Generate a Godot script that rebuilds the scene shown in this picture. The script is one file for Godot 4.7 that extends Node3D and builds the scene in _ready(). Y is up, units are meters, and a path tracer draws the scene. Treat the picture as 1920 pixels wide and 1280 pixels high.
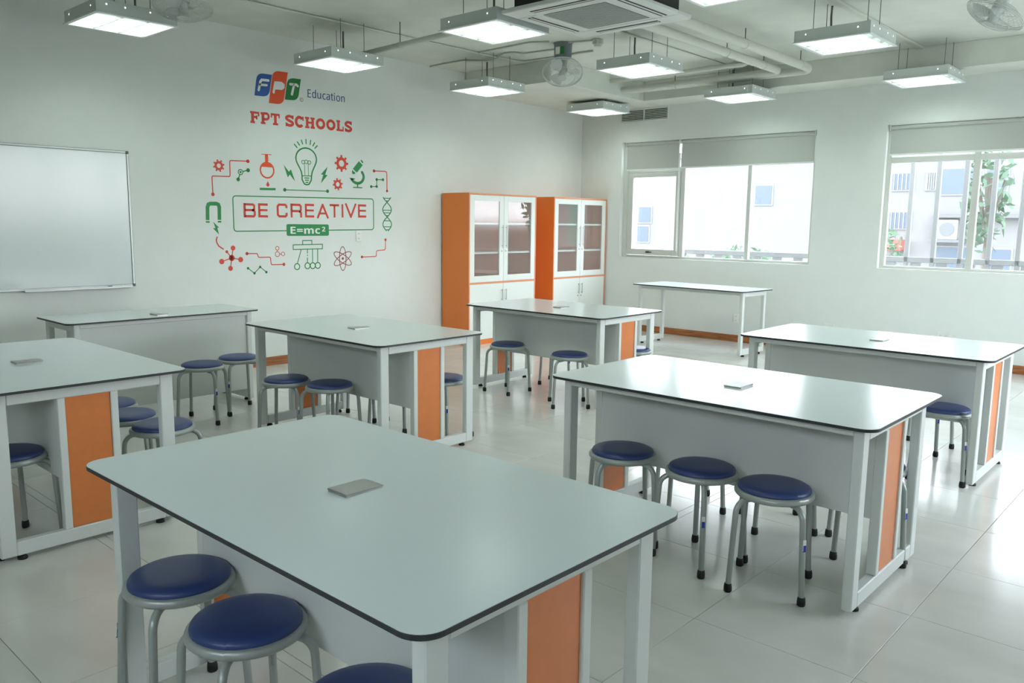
extends Node3D
# A school science room: six lab tables with stools, a teacher's desk, cabinets, a wall mural, suspended lamps.
# World: x grows to the right along the window wall (z = 0), z grows towards the camera along the mural wall (x = 0), y is up, metres.

var M := {}
var taken := {}
const CEIL := 3.26
const SOFFIT := 3.02

# ---------------------------------------------------------------- naming helpers
func numbered(called: String) -> String:
	if not taken.has(called):
		taken[called] = 0
		return called
	taken[called] += 1
	return "%s_%03d" % [called, taken[called]]

func tag(o: Node, label: String, category: String, group := "") -> Node:
	o.set_meta("label", label)
	o.set_meta("category", category)
	if group != "":
		o.set_meta("group", group)
	return o

func thing(called: String, label: String, category: String, at := Vector3.ZERO, turn := 0.0, group := "") -> Node3D:
	var o := Node3D.new()
	o.name = numbered(called)
	add_child(o)
	o.position = at
	o.rotation.y = turn
	tag(o, label, category, group)
	return o

func new_st() -> SurfaceTool:
	var st := SurfaceTool.new()
	st.begin(Mesh.PRIMITIVE_TRIANGLES)
	st.set_smooth_group(-1)
	return st

func shaped(st: SurfaceTool, mat: Material) -> ArrayMesh:
	st.generate_normals()
	var m := st.commit()
	m.surface_set_material(0, mat)
	return m

func put(called: String, mesh: Mesh, parent: Node = null, at := Vector3.ZERO) -> MeshInstance3D:
	var mi := MeshInstance3D.new()
	mi.mesh = mesh
	mi.position = at
	mi.cast_shadow = GeometryInstance3D.SHADOW_CASTING_SETTING_ON
	if parent == null or parent == self:
		mi.name = numbered(called)
		add_child(mi)
	else:
		mi.name = called
		parent.add_child(mi, true)
	return mi

func obj(called: String, st: SurfaceTool, mat: Material, parent: Node = null, at := Vector3.ZERO) -> MeshInstance3D:
	return put(called, shaped(st, mat), parent, at)

func struct(called: String, st: SurfaceTool, mat: Material, label := "") -> MeshInstance3D:
	var mi := obj(called, st, mat)
	mi.set_meta("kind", "structure")
	if label != "":
		mi.set_meta("label", label)
	return mi

func dup(root: Node3D, at: Vector3, turn: float, label: String, group := "") -> Node3D:
	var r: Node3D = root.duplicate()
	r.name = numbered(String(root.name).rstrip("0123456789").rstrip("_"))
	add_child(r)
	r.position = at
	r.rotation.y = turn
	r.set_meta("label", label)
	if group != "":
		r.set_meta("group", group)
	return r

# ---------------------------------------------------------------- shape helpers
func tri(st: SurfaceTool, a: Vector3, b: Vector3, c: Vector3, out: Vector3) -> void:
	if (a - c).cross(a - b).dot(out) < 0.0:
		st.add_vertex(a); st.add_vertex(c); st.add_vertex(b)
	else:
		st.add_vertex(a); st.add_vertex(b); st.add_vertex(c)

func quad(st: SurfaceTool, a: Vector3, b: Vector3, c: Vector3, d: Vector3, out: Vector3) -> void:
	tri(st, a, b, c, out)
	tri(st, a, c, d, out)

# a box with chamfered edges between two corners
func bx(st: SurfaceTool, lo: Vector3, hi: Vector3, bev := 0.002, t := Transform3D.IDENTITY) -> void:
	var c := (lo + hi) / 2.0
	var h := (hi - lo) / 2.0
	h = h.abs()
	var b: float = minf(bev, minf(h.x, minf(h.y, h.z)) * 0.9)
	var f := func(x: float, y: float, z: float) -> Vector3: return t * (c + Vector3(x, y, z))
	var dirs := [Vector3.RIGHT, Vector3.UP, Vector3.BACK]
	for k in 3:
		for s in [-1.0, 1.0]:
			var n: Vector3 = dirs[k] * s
			var u: Vector3 = dirs[(k + 1) % 3]
			var w: Vector3 = dirs[(k + 2) % 3]
			var hn: float = h[k]
			var hu: float = h[(k + 1) % 3] - b
			var hw: float = h[(k + 2) % 3] - b
			var p := []
			for e in [[-1, -1], [1, -1], [1, 1], [-1, 1]]:
				p.append(t * (c + n * hn + u * (hu * e[0]) + w * (hw * e[1])))
			quad(st, p[0], p[1], p[2], p[3], t.basis * n)
	if b <= 0.0:
		return
	for k in 3:  # edges along axis k
		var ku := (k + 1) % 3
		var kw := (k + 2) % 3
		for su in [-1.0, 1.0]:
			for sw in [-1.0, 1.0]:
				var a: Vector3 = dirs[k] * (h[k] - b)
				var p1: Vector3 = dirs[ku] * (su * h[ku]) + dirs[kw] * (sw * (h[kw] - b))
				var p2: Vector3 = dirs[ku] * (su * (h[ku] - b)) + dirs[kw] * (sw * h[kw])
				quad(st, t * (c + p1 - a), t * (c + p1 + a), t * (c + p2 + a), t * (c + p2 - a), t.basis * (dirs[ku] * su + dirs[kw] * sw))
	for sx in [-1.0, 1.0]:
		for sy in [-1.0, 1.0]:
			for sz in [-1.0, 1.0]:
				tri(st, f.call(sx * h.x, sy * (h.y - b), sz * (h.z - b)), f.call(sx * (h.x - b), sy * h.y, sz * (h.z - b)), f.call(sx * (h.x - b), sy * (h.y - b), sz * h.z), t.basis * Vector3(sx, sy, sz))

func box_mesh(size: Vector3, mat: Material, bev := 0.002) -> ArrayMesh:
	var st := new_st()
	bx(st, -size / 2.0, size / 2.0, bev)
	return shaped(st, mat)

func box_part(called: String, lo: Vector3, hi: Vector3, mat: Material, parent: Node = null, bev := 0.002) -> MeshInstance3D:
	var st := new_st()
	var c := (lo + hi) / 2.0
	bx(st, lo - c, hi - c, bev)
	return obj(called, st, mat, parent, c)

# swept round tube along points, with flat caps
func tube(st: SurfaceTool, pts: Array, r: float, seg := 10, caps := true) -> void:
	var n := pts.size()
	var rings := []
	var up := Vector3.UP
	var d0: Vector3 = (pts[1] - pts[0]).normalized()
	if absf(d0.dot(up)) > 0.9:
		up = Vector3.RIGHT
	var u := d0.cross(up).normalized()
	for i in n:
		var d: Vector3
		if i == 0:
			d = (pts[1] - pts[0]).normalized()
		elif i == n - 1:
			d = (pts[n - 1] - pts[n - 2]).normalized()
		else:
			d = ((pts[i + 1] - pts[i]).normalized() + (pts[i] - pts[i - 1]).normalized()).normalized()
		u = (u - d * u.dot(d)).normalized()
		var w := d.cross(u)
		var ring := []
		for k in seg:
			var a := TAU * k / seg
			ring.append(pts[i] + (u * cos(a) + w * sin(a)) * r)
		rings.append(ring)
	st.set_smooth_group(1)
	for i in n - 1:
		for k in seg:
			var k2 := (k + 1) % seg
			var out: Vector3 = (rings[i][k] + rings[i][k2] + rings[i + 1][k] + rings[i + 1][k2]) / 4.0 - (pts[i] + pts[i + 1]) / 2.0
			quad(st, rings[i][k], rings[i][k2], rings[i + 1][k2], rings[i + 1][k], out)
	st.set_smooth_group(-1)
	if caps:
		for e in [0, n - 1]:
			var out: Vector3 = (pts[0] - pts[1]) if e == 0 else (pts[n - 1] - pts[n - 2])
			for k in seg:
				tri(st, pts[e], rings[e][k], rings[e][(k + 1) % seg], out)

# surface of revolution round the y axis; profile of Vector2(radius, height) from bottom to top, outside seen from away from the axis
func lathe(st: SurfaceTool, prof: Array, seg := 24, t := Transform3D.IDENTITY, smooth := true) -> void:
	st.set_smooth_group(2 if smooth else -1)
	var cy := 0.0
	for p in prof:
		cy += p.y / prof.size()
	for i in prof.size() - 1:
		var p: Vector2 = prof[i]
		var q: Vector2 = prof[i + 1]
		var dn := Vector2(q.y - p.y, p.x - q.x)  # outward when the profile runs upwards outside
		for k in seg:
			var a := TAU * k / seg
			var b := TAU * (k + 1) / seg
			var out := t.basis * Vector3(cos((a + b) / 2) * dn.x, dn.y, sin((a + b) / 2) * dn.x)
			var p0 := t * Vector3(p.x * cos(a), p.y, p.x * sin(a))
			var p1 := t * Vector3(p.x * cos(b), p.y, p.x * sin(b))
			var q0 := t * Vector3(q.x * cos(a), q.y, q.x * sin(a))
			var q1 := t * Vector3(q.x * cos(b), q.y, q.x * sin(b))
			if p.x < 1e-6:
				tri(st, p0, q0, q1, out)
			elif q.x < 1e-6:
				tri(st, p0, p1, q0, out)
			else:
				quad(st, p0, p1, q1, q0, out)
	st.set_smooth_group(-1)

# a polygon in the local xy plane given depth from z0 to z1
func prism(st: SurfaceTool, poly: PackedVector2Array, z0: float, z1: float, t := Transform3D.IDENTITY, sides := true, back := false) -> void:
	var idx := Geometry2D.triangulate_polygon(poly)
	for i in range(0, idx.size(), 3):
		var a := poly[idx[i]]
		var b := poly[idx[i + 1]]
		var c := poly[idx[i + 2]]
		tri(st, t * Vector3(a.x, a.y, z1), t * Vector3(b.x, b.y, z1), t * Vector3(c.x, c.y, z1), t.basis * Vector3(0, 0, 1))
		if back:
			tri(st, t * Vector3(a.x, a.y, z0), t * Vector3(b.x, b.y, z0), t * Vector3(c.x, c.y, z0), t.basis * Vector3(0, 0, -1))
	if sides:
		var flip := -1.0 if Geometry2D.is_polygon_clockwise(poly) else 1.0
		for i in poly.size():
			var a := poly[i]
			var b := poly[(i + 1) % poly.size()]
			var o := Vector3(b.y - a.y, a.x - b.x, 0) * flip
			quad(st, t * Vector3(a.x, a.y, z0), t * Vector3(b.x, b.y, z0), t * Vector3(b.x, b.y, z1), t * Vector3(a.x, a.y, z1), t.basis * o)

func round_rect(w: float, h: float, r: float, seg := 6, c := Vector2.ZERO) -> PackedVector2Array:
	var p := PackedVector2Array()
	for k in 4:
		var cc := c + Vector2((w / 2 - r) * [1, -1, -1, 1][k], (h / 2 - r) * [1, 1, -1, -1][k])
		for i in seg + 1:
			var a := PI / 2 * (k + float(i) / seg)
			p.append(cc + Vector2(cos(a), sin(a)) * r)
	return p

func disc(c: Vector2, r: float, seg := 24, sy := 1.0) -> PackedVector2Array:
	var p := PackedVector2Array()
	for i in seg:
		var a := TAU * i / seg
		p.append(c + Vector2(cos(a), sin(a) * sy) * r)
	return p

# ---------------------------------------------------------------- materials
func mat(c: Color, rough := 0.5, metal := 0.0, spec := 0.5) -> StandardMaterial3D:
	var m := StandardMaterial3D.new()
	m.albedo_color = c
	m.roughness = rough
	m.metallic = metal
	m.metallic_specular = spec
	return m

func noise_tex(freq: float, a: Color, b: Color, seed_ := 1, size := 256, stretch := false) -> NoiseTexture2D:
	var n := FastNoiseLite.new()
	n.seed = seed_
	n.frequency = freq
	n.fractal_octaves = 4
	var t := NoiseTexture2D.new()
	t.noise = n
	t.width = size
	t.height = size
	t.seamless = true
	var g := Gradient.new()
	g.set_color(0, a)
	g.set_color(1, b)
	t.color_ramp = g
	return t

func tri_map(m: StandardMaterial3D, tex: Texture2D, scale: Vector3) -> StandardMaterial3D:
	m.albedo_texture = tex
	m.uv1_triplanar = true
	m.uv1_world_triplanar = true
	m.uv1_scale = scale
	return m

func build_materials() -> void:
	M.wall = tri_map(mat(Color(0.895, 0.915, 0.895), 0.6), noise_tex(0.02, Color(0.985, 0.985, 0.985), Color(1, 1, 1), 3), Vector3.ONE * 0.6)
	M.ceiling = tri_map(mat(Color(0.87, 0.885, 0.84), 0.8), noise_tex(0.02, Color(0.95, 0.95, 0.95), Color(1, 1, 1), 5), Vector3.ONE * 0.4)
	M.pipe = mat(Color(0.80, 0.81, 0.76), 0.5)
	M.grout = mat(Color(0.36, 0.36, 0.33), 0.8)
	M.tiles = []
	for i in 4:
		var c: Color = [Color(0.86, 0.86, 0.835), Color(0.85, 0.855, 0.83), Color(0.87, 0.865, 0.84), Color(0.855, 0.85, 0.825)][i]
		M.tiles.append(tri_map(mat(c, 0.17, 0.0, 0.5), noise_tex(0.008, Color(0.94, 0.94, 0.935), Color(1, 1, 1), 11 + i), Vector3(0.7, 0.7, 1.3)))
	M.top = mat(Color(0.83, 0.875, 0.87), 0.2, 0.0, 0.5)
	M.edge = mat(Color(0.17, 0.19, 0.19), 0.45)
	M.frame = mat(Color(0.85, 0.87, 0.85), 0.38)
	M.panel = mat(Color(0.83, 0.85, 0.83), 0.45)
	M.orange = tri_map(mat(Color(0.87, 0.51, 0.27), 0.3), noise_tex(0.03, Color(0.96, 0.96, 0.96), Color(1, 1, 1), 8), Vector3.ONE * 2.0)
	M.cab_orange = mat(Color(0.94, 0.52, 0.22), 0.4)
	M.cab_edge = mat(Color(0.90, 0.58, 0.42), 0.4)
	M.cab_white = mat(Color(0.90, 0.915, 0.89), 0.3)
	M.cab_inside = mat(Color(0.76, 0.42, 0.31), 0.5)
	M.vinyl = mat(Color(0.20, 0.265, 0.46), 0.38)
	M.stool = mat(Color(0.64, 0.67, 0.65), 0.32, 0.25)
	M.rubber = mat(Color(0.06, 0.065, 0.06), 0.6)
	M.steel = mat(Color(0.70, 0.71, 0.70), 0.34, 0.8)
	M.alu = mat(Color(0.70, 0.72, 0.71), 0.35, 0.6)
	M.corner = mat(Color(0.36, 0.38, 0.38), 0.5)
	M.board = mat(Color(0.87, 0.90, 0.895), 0.12)
	M.wood = tri_map(mat(Color(0.74, 0.47, 0.28), 0.45), noise_tex(0.012, Color(0.72, 0.68, 0.62), Color(1, 1, 1), 21), Vector3(0.8, 9.0, 0.8))
	M.lamp_box = mat(Color(0.80, 0.83, 0.81), 0.4)
	M.louvre = mat(Color(0.93, 0.94, 0.94), 0.3)
	M.mirror = mat(Color(0.93, 0.94, 0.94), 0.32, 0.55)
	M.cable = mat(Color(0.42, 0.43, 0.40), 0.6)
	M.ac_white = mat(Color(0.86, 0.87, 0.85), 0.4)
	M.ac_grille = mat(Color(0.70, 0.72, 0.71), 0.5)
	M.ac_dark = mat(Color(0.12, 0.125, 0.12), 0.6)
	M.fan_grey = mat(Color(0.45, 0.48, 0.49), 0.4)
	M.fan_white = mat(Color(0.82, 0.84, 0.82), 0.4)
	M.fan_blade = mat(Color(0.80, 0.82, 0.81), 0.3)
	M.blind = mat(Color(0.73, 0.75, 0.725), 0.8)
	M.win = mat(Color(0.80, 0.81, 0.78), 0.4)
	M.white = mat(Color(0.90, 0.91, 0.89), 0.4)
	M.black = mat(Color(0.05, 0.05, 0.05), 0.5)
	M.vent_dark = mat(Color(0.16, 0.17, 0.15), 0.8)
	M.glass = mat(Color(0.96, 0.99, 0.98, 0.06), 0.0)
	M.glass.transparency = BaseMaterial3D.TRANSPARENCY_ALPHA
	M.cab_glass = mat(Color(0.80, 0.86, 0.84, 0.10), 0.0)
	M.cab_glass.transparency = BaseMaterial3D.TRANSPARENCY_ALPHA
	M.red = mat(Color(0.85, 0.27, 0.19), 0.5)
	M.logo_orange = mat(Color(0.90, 0.31, 0.11), 0.5)
	M.logo_blue = mat(Color(0.16, 0.35, 0.64), 0.5)
	M.logo_green = mat(Color(0.08, 0.47, 0.18), 0.5)
	M.green = mat(Color(0.15, 0.55, 0.29), 0.5)
	M.navy = mat(Color(0.15, 0.28, 0.48), 0.5)
	M.letter = mat(Color(0.92, 0.93, 0.92), 0.5)
	M.brick_red = mat(Color(0.62, 0.24, 0.17), 0.5)
	M.grey_print = mat(Color(0.5, 0.52, 0.5), 0.5)
	M.sticker_blue = mat(Color(0.15, 0.25, 0.65), 0.4)
	M.tube = mat(Color(1, 1, 1), 0.4)
	M.tube.emission_enabled = true
	M.tube.emission = Color(0.95, 1.0, 0.97)
	M.tube.emission_energy_multiplier = 5.0
	M.dot = mat(Color(1, 1, 1), 0.4)
	M.dot.emission_enabled = true
	M.dot.emission = Color(0.95, 1.0, 0.97)
	M.dot.emission_energy_multiplier = 1.2
	M.facade = mat(Color(0.44, 0.437, 0.435), 0.8)
	M.facade_band = mat(Color(0.38, 0.38, 0.378), 0.8)
	M.out_glass = mat(Color(0.28, 0.33, 0.39), 0.3)
	M.teal = mat(Color(0.20, 0.52, 0.45), 0.5)
	M.out_white = mat(Color(0.50, 0.50, 0.50), 0.6)
	M.out_grey = mat(Color(0.36, 0.37, 0.38), 0.6)
	M.awning = mat(Color(0.55, 0.26, 0.22), 0.7)
	M.ground = mat(Color(0.62, 0.62, 0.60), 0.9)
	M.leaf = mat(Color(0.27, 0.38, 0.28), 0.6)
	M.leaf.backlight_enabled = true
	M.leaf.backlight = Color(0.12, 0.18, 0.10)
	M.leaf_pale = mat(Color(0.36, 0.43, 0.31), 0.6)
	M.leaf_pale.backlight_enabled = true
	M.leaf_pale.backlight = Color(0.18, 0.22, 0.14)
	M.bark = mat(Color(0.42, 0.38, 0.34), 0.8)

# ---------------------------------------------------------------- main
func _ready() -> void:
	# camera
	var cam := Camera3D.new()
	cam.name = "camera"
	add_child(cam)
	cam.position = Vector3(7.301, 1.466, 9.549)
	cam.rotation_degrees = Vector3(-8.289, 42.033, 0.699)
	cam.fov = 45.56
	cam.near = 0.05
	cam.far = 200.0
	cam.current = true
	# sky: bright overcast
	var we := WorldEnvironment.new()
	we.name = "environment"
	var env := Environment.new()
	var sm := ProceduralSkyMaterial.new()
	sm.sky_top_color = Color(0.86, 0.90, 0.95)
	sm.sky_horizon_color = Color(0.94, 0.95, 0.96)
	sm.ground_horizon_color = Color(0.74, 0.74, 0.72)
	sm.ground_bottom_color = Color(0.60, 0.60, 0.58)
	sm.sky_energy_multiplier = 2.6
	sm.ground_energy_multiplier = 1.0
	var sky := Sky.new()
	sky.sky_material = sm
	env.background_mode = Environment.BG_SKY
	env.sky = sky
	env.ambient_light_source = Environment.AMBIENT_SOURCE_SKY
	env.tonemap_mode = Environment.TONE_MAPPER_LINEAR
	env.tonemap_exposure = 1.38
	env.sdfgi_enabled = true
	env.ssao_enabled = true
	env.ssil_enabled = true
	we.environment = env
	add_child(we)
	build_materials()
	build_shell()
	build_windows()
	build_tables()
	build_stools()
	build_cabinets()
	build_board()
	build_mural()
	build_lamps()
	build_ceiling_things()
	build_small_things()
	build_outside()

# ---------------------------------------------------------------- the room shell
const RX := 8.8
const RZ := 11.4

func build_shell() -> void:
	# floor slab and its tiles
	var st := new_st()
	bx(st, Vector3(-0.2, -0.2, -0.2), Vector3(RX + 0.2, -0.006, RZ + 0.2), 0.0)
	var fl := struct("floor", st, M.grout, "pale glossy porcelain tile floor with thin dark joints")
	var xs := [-0.0]
	var zs := [0.0]
	var x := 5.25 - 0.592 * 8
	while x < RX:
		if x > 0.05:
			xs.append(x)
		if absf(x - 5.25) < 0.01:
			x += 0.048
		else:
			x += 0.592
	xs.append(RX)
	var z := 6.938 - 0.592 * 11
	while z < RZ:
		if z > 0.05:
			zs.append(z)
		if absf(z - (6.938 + 1.184)) < 0.01:
			z += 0.045
		else:
			z += 0.592
	zs.append(RZ)
	var rng := RandomNumberGenerator.new()
	rng.seed = 7
	var cache := {}
	for i in xs.size() - 1:
		for j in zs.size() - 1:
			var w: float = xs[i + 1] - xs[i] - 0.0022
			var d: float = zs[j + 1] - zs[j] - 0.0022
			var v := rng.randi() % 4
			var key := "%.3f %.3f %d" % [w, d, v]
			if not cache.has(key):
				cache[key] = box_mesh(Vector3(w, 0.012, d), M.tiles[v], 0.0008)
			put("tile", cache[key], fl, Vector3((xs[i] + xs[i + 1]) / 2, -0.006, (zs[j] + zs[j + 1]) / 2))
	# walls
	st = new_st()
	bx(st, Vector3(-0.2, -0.2, -0.2), Vector3(0, CEIL + 0.2, RZ + 0.2), 0.0)
	struct("wall_left", st, M.wall, "pale wall carrying the printed mural and the whiteboard")
	st = new_st()
	bx(st, Vector3(RX, -0.2, -0.2), Vector3(RX + 0.2, 0.9, RZ + 0.2), 0.0)
	bx(st, Vector3(RX, 2.75, -0.2), Vector3(RX + 0.2, CEIL + 0.2, RZ + 0.2), 0.0)
	for r in [[-0.2, 0.7], [5.3, RZ + 0.2]]:
		bx(st, Vector3(RX, 0.9, r[0]), Vector3(RX + 0.2, 2.75, r[1]), 0.0)
	struct("wall_right", st, M.wall)
	st = new_st()
	bx(st, Vector3(-0.2, -0.2, RZ), Vector3(RX + 0.2, 2.0, RZ + 0.2), 0.0)
	bx(st, Vector3(-0.2, 2.85, RZ), Vector3(RX + 0.2, CEIL + 0.2, RZ + 0.2), 0.0)
	for r in [[-0.2, 4.9], [8.4, RX + 0.2]]:
		bx(st, Vector3(r[0], 2.0, RZ), Vector3(r[1], 2.85, RZ + 0.2), 0.0)
	struct("wall_front", st, M.wall)
	st = new_st()
	var y0 := 1.015
	var y1 := 2.58
	bx(st, Vector3(-0.2, -0.2, -0.2), Vector3(RX + 0.2, y0, 0), 0.0)
	bx(st, Vector3(-0.2, y1, -0.2), Vector3(RX + 0.2, CEIL + 0.2, 0), 0.0)
	for r in [[-0.2, 0.70], [3.42, 4.20], [6.92, RX + 0.2]]:
		bx(st, Vector3(r[0], y0, -0.2), Vector3(r[1], y1, 0), 0.0)
	struct("wall_back", st, M.wall, "pale window wall with two wide window openings")
	# ceiling, the dropped bulkhead in the corner and the beam along the window wall
	st = new_st()
	bx(st, Vector3(-0.2, CEIL, -0.2), Vector3(RX + 0.2, CEIL + 0.2, RZ + 0.2), 0.0)
	struct("ceiling", st, M.ceiling, "painted concrete ceiling with exposed pipes")
	st = new_st()
	bx(st, Vector3(0, SOFFIT, 0), Vector3(1.362, CEIL, 2.37), 0.004)
	struct("trim_1", st, M.ceiling, "dropped concrete bulkhead in the ceiling corner")
	st = new_st()
	bx(st, Vector3(1.362, SOFFIT, 0), Vector3(RX, CEIL, 0.52), 0.004)
	struct("trim_2", st, M.ceiling, "concrete beam along the top of the window wall")
	st = new_st()
	bx(st, Vector3(4.60, CEIL - 0.022, 0.52), Vector3(4.66, CEIL, 7.4), 0.004)
	struct("trim_3", st, M.pipe, "flat conduit trunking along the ceiling")
	# baseboards
	st = new_st()
	bx(st, Vector3(0, 0, 0), Vector3(0.014, 0.088, RZ), 0.003)
	struct("baseboard_left", st, M.wood, "orange-brown wood baseboard under the mural wall")
	st = new_st()
	bx(st, Vector3(0.014, 0, 0), Vector3(RX, 0.088, 0.014), 0.003)
	struct("baseboard_back", st, M.wood, "orange-brown wood baseboard under the windows")

# ---------------------------------------------------------------- windows and blinds
func bar(w: Node, called: String, x0: float, x1: float, y0: float, y1: float, za := -0.13, zb := -0.07) -> void:
	box_part(called, Vector3(x0, y0, za), Vector3(x1, y1, zb), M.win, w, 0.003)

func pane(w: Node, x0: float, x1: float, y0: float, y1: float) -> void:
	box_part("pane", Vector3(x0 - 0.005, y0 - 0.005, -0.103), Vector3(x1 + 0.005, y1 + 0.005, -0.098), M.glass, w, 0.0)

func window_root(called: String, label: String) -> Node3D:
	var w := Node3D.new()
	w.name = called
	add_child(w)
	w.set_meta("kind", "structure")
	w.set_meta("label", label)
	return w

func build_windows() -> void:
	var w := window_root("window_1", "aluminium window with a hinged left sash beside two fixed panes")
	bar(w, "frame", 0.70, 0.775, 1.015, 2.58)
	bar(w, "frame", 3.375, 3.42, 1.015, 2.58)
	bar(w, "frame", 0.775, 3.375, 1.015, 1.047)
	bar(w, "frame", 0.775, 3.375, 2.535, 2.58)
	bar(w, "mullion", 1.605, 1.668, 1.047, 2.535)
	bar(w, "mullion", 2.553, 2.603, 1.047, 2.535)
	bar(w, "transom", 0.775, 1.605, 2.165, 2.23)
	bar(w, "transom", 1.668, 2.553, 2.21, 2.26)
	bar(w, "transom", 2.603, 3.375, 2.21, 2.26)
	# hinged sash, a little proud of the frame
	bar(w, "sash", 0.785, 0.865, 1.055, 2.16, -0.12, -0.055)
	bar(w, "sash", 1.54, 1.60, 1.055, 2.16, -0.12, -0.055)
	bar(w, "sash", 0.865, 1.54, 1.055, 1.133, -0.12, -0.055)
	bar(w, "sash", 0.865, 1.54, 2.108, 2.16, -0.12, -0.055)
	pane(w, 0.865, 1.54, 1.133, 2.108)
	pane(w, 1.668, 2.553, 1.047, 2.21)
	pane(w, 2.603, 3.375, 1.047, 2.21)
	pane(w, 0.775, 1.605, 2.23, 2.535)
	pane(w, 1.668, 2.553, 2.26, 2.535)
	pane(w, 2.603, 3.375, 2.26, 2.535)
	var st := new_st()
	bx(st, Vector3(1.115, 1.085, -0.055), Vector3(1.165, 1.105, -0.03), 0.003)
	bx(st, Vector3(1.13, 1.088, -0.035), Vector3(1.215, 1.10, -0.022), 0.004)
	obj("handle", st, M.black, w)
	w = window_root("window_2", "wide aluminium window with a transom bar under its blind")
	bar(w, "frame", 4.20, 4.25, 1.015, 2.58)
	bar(w, "frame", 6.87, 6.92, 1.015, 2.58)
	bar(w, "frame", 4.25, 6.87, 1.015, 1.045)
	bar(w, "frame", 4.25, 6.87, 2.535, 2.58)
	for m in [[5.067, 5.131], [5.97, 6.03]]:
		bar(w, "mullion", m[0], m[1], 1.045, 2.535)
	var xs := [4.25, 5.067, 5.131, 5.97, 6.03, 6.87]
	for k in 3:
		bar(w, "transom", xs[k * 2], xs[k * 2 + 1], 2.173, 2.235)
		pane(w, xs[k * 2], xs[k * 2 + 1], 1.045, 2.173)
		pane(w, xs[k * 2], xs[k * 2 + 1], 2.235, 2.535)
	for e in [["window_3", 0.7, 5.3]]:
		w = window_root(e[0], "wide window in the right-hand wall")
		var z0: float = e[1]
		for k in 5:
			var zz := z0 + 4.6 * k / 4.0
			box_part("mullion", Vector3(RX + 0.08, 0.94, zz - 0.03), Vector3(RX + 0.14, 2.71, zz + 0.03), M.win, w, 0.003)
			if k < 4:
				box_part("pane", Vector3(RX + 0.108, 0.94, zz + 0.03), Vector3(RX + 0.112, 2.71, zz + 1.12), M.glass, w, 0.0)
		for y in [0.9, 2.71]:
			box_part("frame", Vector3(RX + 0.08, y, z0), Vector3(RX + 0.14, y + 0.04, z0 + 4.6), M.win, w, 0.003)
	for e in [["window_4", 4.9]]:
		w = window_root(e[0], "wide window in the wall behind the viewer")
		var x0: float = e[1]
		for k in 4:
			var xx := x0 + 3.5 * k / 3.0
			box_part("mullion", Vector3(xx - 0.03, 2.04, RZ + 0.08), Vector3(xx + 0.03, 2.81, RZ + 0.14), M.win, w, 0.003)
			if k < 3:
				box_part("pane", Vector3(xx + 0.03, 2.04, RZ + 0.108), Vector3(xx + 1.135, 2.81, RZ + 0.112), M.glass, w, 0.0)
		for y in [2.0, 2.81]:
			box_part("frame", Vector3(x0, y, RZ + 0.08), Vector3(x0 + 3.5, y + 0.04, RZ + 0.14), M.win, w, 0.003)
	blind(0.765, 1.592, 2.20, "narrow grey roller blind above the hinged window sash")
	blind(1.622, 3.395, 2.205, "wide grey roller blind over the two fixed panes of the first window")
	blind(4.235, 6.89, 2.25, "grey roller blind drawn over the top of the right-hand window")
	# the bead chain of the narrow blind
	st = new_st()
	tube(st, [Vector3(1.607, 2.54, -0.022), Vector3(1.606, 1.6, -0.02), Vector3(1.607, 1.12, -0.02)], 0.004, 6)
	tube(st, [Vector3(1.599, 2.54, -0.012), Vector3(1.596, 1.6, -0.012), Vector3(1.603, 1.12, -0.014)], 0.003, 6)
	var c := obj("blind_cord", st, M.white)
	tag(c, "thin white pull cord hanging beside the hinged window sash", "cord")

func blind(x0: float, x1: float, yb: float, label: String) -> void:
	var b := thing("roller_blind", label, "blind", Vector3((x0 + x1) / 2, yb, -0.035), 0.0, "roller blinds in the windows")
	var h := (x1 - x0) / 2
	var st := new_st()
	bx(st, Vector3(-h, 0.012, -0.0008), Vector3(h, 2.545 - yb, 0.0008), 0.0)
	obj("fabric", st, M.blind, b)
	st = new_st()
	bx(st, Vector3(-h, 0, -0.006), Vector3(h, 0.018, 0.006), 0.003)
	obj("bottom_bar", st, M.white, b)
	st = new_st()
	tube(st, [Vector3(-h, 2.548 - yb, 0.004), Vector3(h, 2.548 - yb, 0.004)], 0.022, 14)
	obj("roller", st, M.blind, b)
	st = new_st()
	bx(st, Vector3(-h - 0.01, 2.572 - yb, -0.02), Vector3(h + 0.01, 2.58 - yb, 0.032), 0.002)
	obj("headrail", st, M.white, b)
	for s in [-1.0, 1.0]:
		st = new_st()
		bx(st, Vector3(s * h + s * 0.002, 2.52 - yb, -0.02), Vector3(s * h + s * 0.009, 2.578 - yb, 0.03), 0.001)
		obj("bracket", st, M.white, b)

# ---------------------------------------------------------------- tables
const TL := 1.508
const TW := 0.897
const TH := 0.75

func table_top(parent: Node, w: float, d: float, h: float, r: float) -> void:
	var t := Transform3D(Basis(Vector3.RIGHT, -PI / 2), Vector3.ZERO)
	var st := new_st()
	prism(st, round_rect(w, d, r, 10), h - 0.0125, h - 0.0012, t, true, true)
	obj("tabletop", st, M.edge, parent)
	st = new_st()
	prism(st, round_rect(w - 0.002, d - 0.002, r, 10), h - 0.0012, h, t, true, false)
	obj("laminate", st, M.top, parent)

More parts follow.
